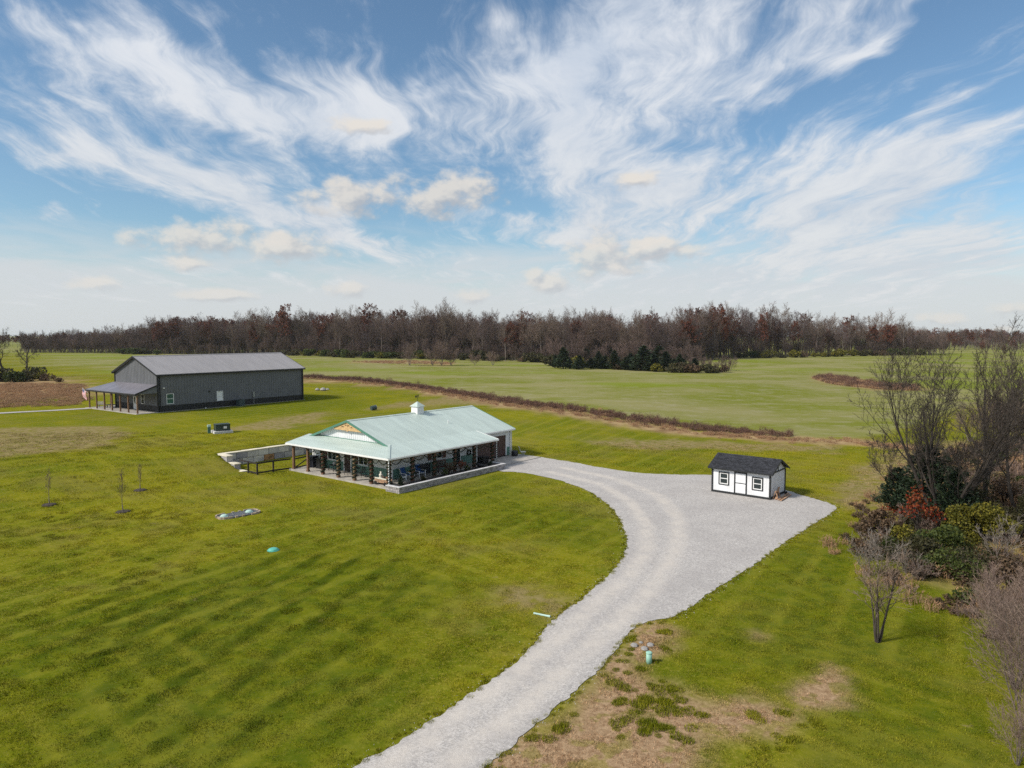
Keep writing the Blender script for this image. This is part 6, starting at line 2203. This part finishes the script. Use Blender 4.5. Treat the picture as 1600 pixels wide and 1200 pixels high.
thicket_shrub(1436, 838, 'red-leaved shrub blazing in front of the dark cedar', 'leaf_red', 1.15, 4.6, 620, 0.10, 831, lumps=14)
thicket_shrub(1386, 832, 'small red-leaved shrub at the left corner of the thicket', 'leaf_red', 0.7, 2.6, 170, 0.09, 832, lumps=7)
thicket_shrub(1456, 842, 'thin orange-red vine shrub right of the brighter red shrub', 'leaf_red', 0.7, 3.4, 150, 0.09, 839, lumps=8)
thicket_shrub(1376, 842, 'brown withered shrub at the left foot of the thicket', 'leaf_brown', 1.3, 2.3, 2200, 0.10, 833)
thicket_shrub(1406, 858, 'yellow-green shrub in front of the red-leaved shrub', 'leaf_yellow', 0.9, 1.9, 1100, 0.09, 834)
thicket_shrub(1468, 868, 'dark green shrub at the front middle of the thicket', 'leaf_green', 1.5, 2.3, 2600, 0.10, 835)
thicket_shrub(1440, 880, 'olive bramble bush lowest at the thicket front', 'leaf_olive', 1.4, 1.6, 2400, 0.09, 836)
thicket_shrub(1505, 850, 'yellow leafy shrub right of the tall bare trunks', 'leaf_yellow', 1.5, 3.2, 2300, 0.10, 837)
thicket_shrub(1545, 845, 'broad yellow-green shrub below the forked bare tree', 'leaf_yellow', 1.9, 3.6, 3000, 0.10, 838)
thicket_shrub(1590, 840, 'olive and yellow shrub at the right edge of the thicket', 'leaf_olive', 1.9, 3.6, 2800, 0.11, 840)
thicket_shrub(1495, 900, 'green bramble mound right of the olive bush', 'leaf_green', 1.5, 1.5, 2600, 0.09, 841)
thicket_shrub(1540, 905, 'olive brown bramble mound near the right edge', 'leaf_olive', 1.6, 1.7, 2600, 0.09, 842)
thicket_shrub(1590, 915, 'brown bramble mound at the right picture edge', 'leaf_brown', 1.5, 1.7, 2400, 0.10, 843)
thicket_shrub(1358, 870, 'dry brown shrub nearest the gravel corner of the drive', 'leaf_brown', 1.0, 1.6, 1300, 0.09, 844)
thicket_shrub(1520, 800, 'dull olive shrub between the tall bare trees', 'leaf_olive', 1.7, 2.8, 2200, 0.11, 845)
thicket_shrub(1575, 790, 'brown shrub behind the yellow shrubs at the right', 'leaf_brown', 1.8, 3.0, 2200, 0.11, 846)
# pinkish leafless brush behind
NB = dict(BRUSHC); NB['tw'] = 0.024; NB['rmin'] = 0.01; NB['sub'] = 1; NB['n'] = [8, 6, 5]
PB_ = [tree_meshes('brush', 5.0, 0.05, NB, 850 + i, 'bark_grey', 'twig_pink', stems=7, spread=0.5) for i in range(3)]
for i, (x, y, s_) in enumerate(((1515, 690, 1.0), (1548, 690, 1.1), (1580, 690, 1.2), (1605, 680, 1.2), (1562, 672, 1.2), (1610, 715, 1.1))):
    make_tree('bare_bush', 'pinkish leafless bush behind the tall trees at the right', PB_[i % 3], unproject(x, y), s_, i * 1.3, 'pinkish brush behind the thicket', 'bush')
# grey twiggy bushes and dead branches before the thicket
GB = [tree_meshes('brush', 3.2, 0.025, dict(NB, n=[6, 5, 4], tw=0.015), 860 + i, 'bark_grey', 'twig_pale', stems=5, spread=0.5) for i in range(2)]
for i, (x, y, s_, lab) in enumerate(((1372, 895, 0.9, 'pale twiggy bush at the left front of the thicket'), (1355, 900, 0.7, 'small pale twiggy bush outermost at the thicket front'), (1420, 905, 0.6, 'low pale twiggy bush before the olive bramble'), (1560, 880, 0.9, 'pale leafless bush among the brambles at the right'))):
    make_tree('bare_bush', lab, GB[i % 2], unproject(x, y), s_, i * 2.1, None, 'bush')
# lone small tree on the lawn
ST_ = dict(NEARC); ST_['n'] = [8, 6, 5]; ST_['seg'] = [6, 4, 3]; ST_['wob'] = [0.09, 0.2, 0.28]; ST_['up'] = [0.03, 0.03, 0.03]; ST_['taper'] = [0.85, 0.85, 0.8]; ST_['sides'] = [7, 5, 4]; ST_['t0'] = [0.40, 0.2, 0.15]
ST_['ang'] = [0.85, 0.75, 0.7]; ST_['len'] = [0.42, 0.5, 0.45]; ST_['fall'] = [0.4, 0.4, 0.3]; ST_['rr'] = [0.5, 0.5]; ST_['tw'] = 0.014; ST_['rmin'] = 0.006; ST_['solid'] = 1
p = unproject(1371, 1003); make_tree('small_tree', 'small bare tree with clustered stems standing alone on the lawn', tree_meshes('small_tree', 4.5, 0.055, dict(ST_, sub=1), 871, 'bark_dark', 'twig_tan', stems=5, spread=0.15), p, 1.0, 0.3)
# sparse bare bush in the near right corner
CB = dict(NB); CB['tw'] = 0.014; CB['rmin'] = 0.006; CB['n'] = [9, 6, 5]; CB['sides'] = [5, 3, 3]
cb_m = tree_meshes('corner_bush', 4.8, 0.032, CB, 881, 'bark_grey', 'twig_pink', stems=9, spread=0.42)
make_tree('bare_bush', 'large sparse leafless bush filling the near right corner', cb_m, unproject(1600, 1140), 1.0, 0.0, None, 'bush')
cb2 = tree_meshes('corner_bush', 4.0, 0.03, CB, 882, 'bark_grey', 'twig_pink', stems=8, spread=0.45)
make_tree('bare_bush', 'leafless reddish bush behind the near corner bush', cb2, unproject(1598, 1020), 1.0, 0.0, None, 'bush')
make_tree('bare_bush', 'leafless reddish bush right of the bramble mounds', cb2, unproject(1560, 975), 0.75, 2.0, None, 'bush')
make_tree('bare_bush', 'tall leafless bush cut by the lower right picture edge', cb_m, unproject(1585, 1075), 0.95, 3.1, None, 'bush')
make_tree('bare_bush', 'short leafless bush at the bottom right corner', cb2, unproject(1590, 1195), 0.6, 4.0, None, 'bush')

# brambles and fallen leaves between them
BRM = [joined(leafy_meshes('bramble', 0.9, 0.9, 420, 0.085, m_, 890 + i, 6, 'bark_dark', 0.2), 'bramble_kind') for i, m_ in enumerate(('leaf_olive', 'leaf_brown', 'leaf_olive', 'leaf_green'))]
BRM.append(joined(tree_meshes('bramble', 1.5, 0.015, dict(NB, n=[6, 5, 4]), 897, 'bark_grey', 'twig_pink', stems=5, spread=0.7), 'bramble_kind'))
BRM.append(weed_patch('straw', 60, 0.4, 1.1, 0.7, 'weed_tan', 898))
pts = []
lo, hi = P_THICKET.min(0), P_THICKET.max(0)
qx = np.random.uniform(lo[0], hi[0], 2600); qy = np.random.uniform(lo[1], hi[1], 2600)
sd = sd_poly(qx, qy, P_THICKET) + (fbm(qx, qy, 4, 77) - 0.5) * 4
for X_, Y_, s_ in zip(qx, qy, sd):
    if s_ < 0.6:
        edge = s_ > -1.4
        k_ = rs.choice((5, 4, 1, 5)) if edge else rs.choice((0, 1, 2, 3, 4, 4, 5, 1))
        pts.append((X_, Y_, 0.0, rs.uniform(0.4, 0.7) if edge else rs.uniform(0.7, 1.25), rs.uniform(0, 6.28), k_, rs.uniform(0.7, 1.1)))
scatter('brambles', pts, BRM, 'tangled brambles and dead stems filling the thicket floor')

# ================================================================== saplings in mulch
SPC = dict(seg=[6, 3, 2], wob=[0.04, 0.15, 0.2], up=[0.02, 0.22, 0.15], taper=[0.8, 0.8, 0.8], rmin=0.006, solid=0, sides=[6, 3, 3], n=[10, 5, 4], t0=[0.35, 0.2, 0.1], ang=[0.45, 0.5, 0.6], len=[0.38, 0.45, 0.5], fall=[0.5, 0.4, 0.3], rr=[0.45, 0.5], tw=0.016, sub=1, stem=0.9)
for i, (x, y, h_, lab) in enumerate(((77, 789, 2.6, 'leafless sapling in dark mulch, leftmost of the three'), (192, 800, 3.0, 'tallest leafless sapling in dark mulch, nearest of the three'), (219, 766, 2.2, 'thin sapling in dark mulch, farthest of the three'))):
    p = ground_pt(x, y)
    o = make_tree('sapling', lab, tree_meshes('sapling', h_, 0.028, SPC, 900 + i, 'bark_grey', 'twig_brown'), p, 1.0, i * 1.1)
    mb = MB(); ring = [(0.62 * math.cos(a * 0.35) * rs.uniform(0.85, 1.15), 0.62 * math.sin(a * 0.35) * rs.uniform(0.85, 1.15), -0.12) for a in range(18)]
    n = len(ring)
    mb.add(ring + [(q[0] * 0.7, q[1] * 0.7, 0.07) for q in ring] + [(0, 0, 0.10)], [(k_, (k_ + 1) % n, n + (k_ + 1) % n, n + k_) for k_ in range(n)] + [(n + k_, n + (k_ + 1) % n, 2 * n) for k_ in range(n)])
    mb.build('mulch', MATS['mulch'], o)

# ================================================================== planter plants
p = h_world(0.25, -1.15, 0.36)
make_tree('topiary', 'small dark conical evergreen at the near corner of the stone planter', cedar_meshes('topiary', 0.95, 0.30, 1200, 0.08, 911), p)
for i, (vx, uy, lm, Rr, H, n, lab) in enumerate(((3.0, -1.1, 'leaf_olive', 0.28, 0.6, 300, 'small olive plant in the planter near the first side post'), (5.7, -1.0, 'leaf_green', 0.35, 0.9, 420, 'upright green plant in the middle of the planter'),
                                              (6.6, -0.7, 'leaf_brown', 0.65, 1.6, 620, 'brown dried shrub in the planter under the side window'), (8.0, -0.8, 'leaf_russet', 0.6, 1.4, 420, 'dark red-brown shrub in the planter before the glazed door'),
                                              (8.9, -0.9, 'leaf_green', 0.4, 0.6, 300, 'low dark green plant in the planter by the fourth gap'), (12.3, -0.9, 'leaf_cedar', 0.35, 0.4, 260, 'dark green plant at the far end of the planter'))):
    make_shrub('planter_plant', lab, leafy_meshes('planter_plant', Rr, H, n, 0.06, lm, 920 + i, 8), h_world(vx, uy, 0.35), 1.0, 1.0, None, 'plant')
t = MB(); t.lathe([(0.16, 0.0), (0.28, 0.08), (0.36, 0.26), (0.33, 0.30), (0.2, 0.27)], 16); o = t.build('bowl_planter', MATS['black_metal'], None, True, h_world(10.9, -0.75, 0.36)); tag(o, 'dark bowl pot standing on the planter soil', 'pot')

# ================================================================== grass blades over the near lawn, stones along the drive
def grass_patch(name, n, r_, h0, h1, wd, seed):
    rs = random.Random(seed); mb = MB()
    for i in range(n):
        a = rs.uniform(0, 6.28); q = r_ * math.sqrt(rs.random())
        p = Vector((q * math.cos(a), q * math.sin(a), -0.01))
        d = (Vector((0, 0, 1)) + Vector((rs.gauss(0, 0.5), rs.gauss(0, 0.5), 0))).normalized()
        h = rs.uniform(h0, h1)
        s = Vector((-d.y + rs.uniform(-1, 1), d.x + rs.uniform(-1, 1), 0)).normalized() * wd * rs.uniform(0.7, 1.3)
        mb.add([tuple(p - s), tuple(p + s), tuple(p + d * h)], [(0, 1, 2)])
    return mb.mesh(name, M_BLADE)


GR = [grass_patch('grass', 170, 0.42, 0.03, 0.085, 0.009, 950 + i) for i in range(3)] + [grass_patch('grass_tall', 150, 0.34, 0.05, 0.115, 0.010, 960 + i) for i in range(2)] + [grass_patch('grass_far', 120, 0.75, 0.04, 0.11, 0.016, 970 + i) for i in range(2)]
rsn = np.random.RandomState(5)
px_, py_, kk, ss = [], [], [], []
for (y0, y1, dens, kinds) in ((17, 34, 4.2, (0, 1, 2)), (34, 52, 2.6, (0, 1, 2)), (52, 84, 0.9, (5, 6))):
    area = 0.76 * 2 * (y1 - y0) * (y1 + y0) / 2
    n = int(area * dens)
    yy = np.sqrt(rsn.uniform(y0 ** 2, y1 ** 2, n)); xx = rsn.uniform(-0.76, 0.76, n) * yy
    px_.append(xx); py_.append(yy)
    kk.append(rsn.choice(kinds, n)); ss.append(rsn.uniform(0.75, 1.2, n))
X = np.concatenate(px_); Y = np.concatenate(py_); K = np.concatenate(kk); S = np.concatenate(ss)
lm = fbm(X, Y, 2.2, 91)
tall = (lm > 0.68) & (Y < 52)
K = np.where(tall, 3 + (K % 2), K)
u_, v_ = house_uv(X, Y)
keep = drive_sd(X, Y) > np.where(Y > 52, 0.7, 0.34)
keep &= ~((u_ > -2.9) & (u_ < 14.6) & (v_ > -1.3) & (v_ < 21.2))
keep &= ~((v_ > -4.2) & (v_ < -2.6) & (u_ > 16) & (u_ < 21.8)) & ~((u_ > 19.9) & (u_ < 21.6) & (v_ > -4.2) & (v_ < 23))
bl = np.array([bed.location.x, bed.location.y])
keep &= np.hypot(X - bl[0], Y - bl[1]) > 2.0
mA, mB = masks(X, Y)
keep &= rsn.rand(len(X)) > np.maximum(mA[:, 1] * 0.35, mB[:, 2] * 0.2)
X, Y, K, S = X[keep], Y[keep], K[keep], S[keep]
Zg = height(X, Y)
pts = np.stack([X, Y, Zg, S, rsn.uniform(0, 6.28, len(X)), K, rsn.uniform(0.8, 1.2, len(X))], -1)
mA, mB = mA[keep], mB[keep]
# dark green clumps standing in the dead grass, and a shaggy fringe along the drive
GR.append(grass_patch('clump', 230, 0.26, 0.08, 0.20, 0.010, 981)); GR.append(grass_patch('clump', 170, 0.20, 0.06, 0.15, 0.009, 982)); GR.append(grass_patch('fringe', 90, 0.13, 0.05, 0.14, 0.008, 983))
cl_ = []
for _ in range(520):
    q = unproject(rs.uniform(720, 1330), rs.uniform(985, 1215))
    d_ = float(sd_poly(np.array([q.x]), np.array([q.y]), P_TAN[0])[0])
    if d_ < 0.4 and float(fbm(np.array([q.x]), np.array([q.y]), 2.0, 55)[0]) > 0.45 and float(drive_sd(np.array([q.x]), np.array([q.y]))[0]) > 0.45:
        for _k in range(rs.choice((1, 1, 2))):
            cl_.append((q.x + rs.gauss(0, 0.16), q.y + rs.gauss(0, 0.14), 0.0, rs.uniform(0.6, 1.25), rs.uniform(0, 6.28), 7 + rs.randrange(2), rs.uniform(0.7, 1.2)))
n_cl = len(cl_)
for q in dense_outline(P_DRIVE, 0.16, 0.16, 5):
    if q[1] < 58 and rs.random() < 0.75:
        g_ = rs.gauss(0.10, 0.10)
        e_ = 1e-2
        sdx = float(drive_sd(np.array([q[0] + 0.05]), np.array([q[1]]))[0] - drive_sd(np.array([q[0] - 0.05]), np.array([q[1]]))[0])
        sdy = float(drive_sd(np.array([q[0]]), np.array([q[1] + 0.05]))[0] - drive_sd(np.array([q[0]]), np.array([q[1] - 0.05]))[0])
        L_ = math.hypot(sdx, sdy) or 1.0
        cl_.append((q[0] + sdx / L_ * g_, q[1] + sdy / L_ * g_, 0.0, rs.uniform(0.6, 1.2), rs.uniform(0, 6.28), 9, rs.uniform(0.7, 1.2)))
cl_ = np.array(cl_)
pts = np.concatenate([pts, cl_])
exA = np.zeros((len(cl_), 3)); exB = np.zeros((len(cl_), 3)); exB[:n_cl, 1] = 0.7; exB[n_cl:, 1] = 0.4
mA, mB = np.concatenate([mA, exA]), np.concatenate([mB, exB])
scatter('grass', pts, GR, 'short mown grass of the near lawn', {'cover_a': mA, 'cover_b': mB})

# loose stones spilling over the edges of the drive, and stray leaves
mat('drive_stone', (0.46, 0.44, 0.425), 0.9, 0.15, 6.0, island=0.45)
mb = MB()
out_ = dense_outline(P_DRIVE, 0.05, 0.16, 5)
for q in out_:
    if q[1] > 60 and rs.random() < 0.7:
        continue
    for _ in range(2):
        if rs.random() < 0.5:
            s_ = rs.uniform(0.008, 0.026)
            x_, y_ = q[0] + rs.gauss(0, 0.2), q[1] + rs.gauss(0, 0.2)
            z_ = 0.024
            mb.add([(x_ - s_, y_ - s_ * .5, z_ - .03), (x_ + s_ * .8, y_ - s_ * .7, z_ - .03), (x_ + s_ * .2, y_ + s_, z_ - .03), (x_ + rs.uniform(-.4, .4) * s_, y_, z_ + s_ * 0.5)], [(0, 1, 3), (1, 2, 3), (2, 0, 3)])
inn = 0
while inn < 9000:
    x_ = rs.uniform(-14, 25); y_ = rs.uniform(18, 60)
    inn += 1
    if abs(x_) < 0.75 * y_ and float(drive_sd(np.array([x_]), np.array([y_]))[0]) < -0.1:
        s_ = rs.uniform(0.012, 0.032); z_ = 0.022
        mb.add([(x_ - s_, y_ - s_ * .5, z_ - .01), (x_ + s_ * .8, y_ - s_ * .7, z_ - .01), (x_ + s_ * .2, y_ + s_, z_ - .01), (x_, y_, z_ + s_ * 0.8)], [(0, 1, 3), (1, 2, 3), (2, 0, 3)])
o = mb.build('gravel_stones', MATS['drive_stone']); tag(o, 'loose stones on and along the gravel drive', kind='stuff')

# ================================================================== thin autumn haze
mb = MB(); mb.box(-5600, 5600, -80, 7100, -2.5, 42)
hz = mb.build('haze', [])
hm = bpy.data.materials.new('haze_air'); hm.use_nodes = True
hn = hm.node_tree; hn.nodes.clear()
ho = hn.nodes.new('ShaderNodeOutputMaterial'); pv_ = hn.nodes.new('ShaderNodeVolumePrincipled')
pv_.inputs['Color'].default_value = (0.80, 0.86, 0.95, 1)
pv_.inputs['Density'].default_value = 0.00006
pv_.inputs['Anisotropy'].default_value = 0.2
hn.links.new(pv_.outputs[0], ho.inputs['Volume'])
hz.data.materials.append(hm)
tag(hz, 'thin pale haze over the fields', kind='stuff')
scene.cycles.volume_bounces = 1
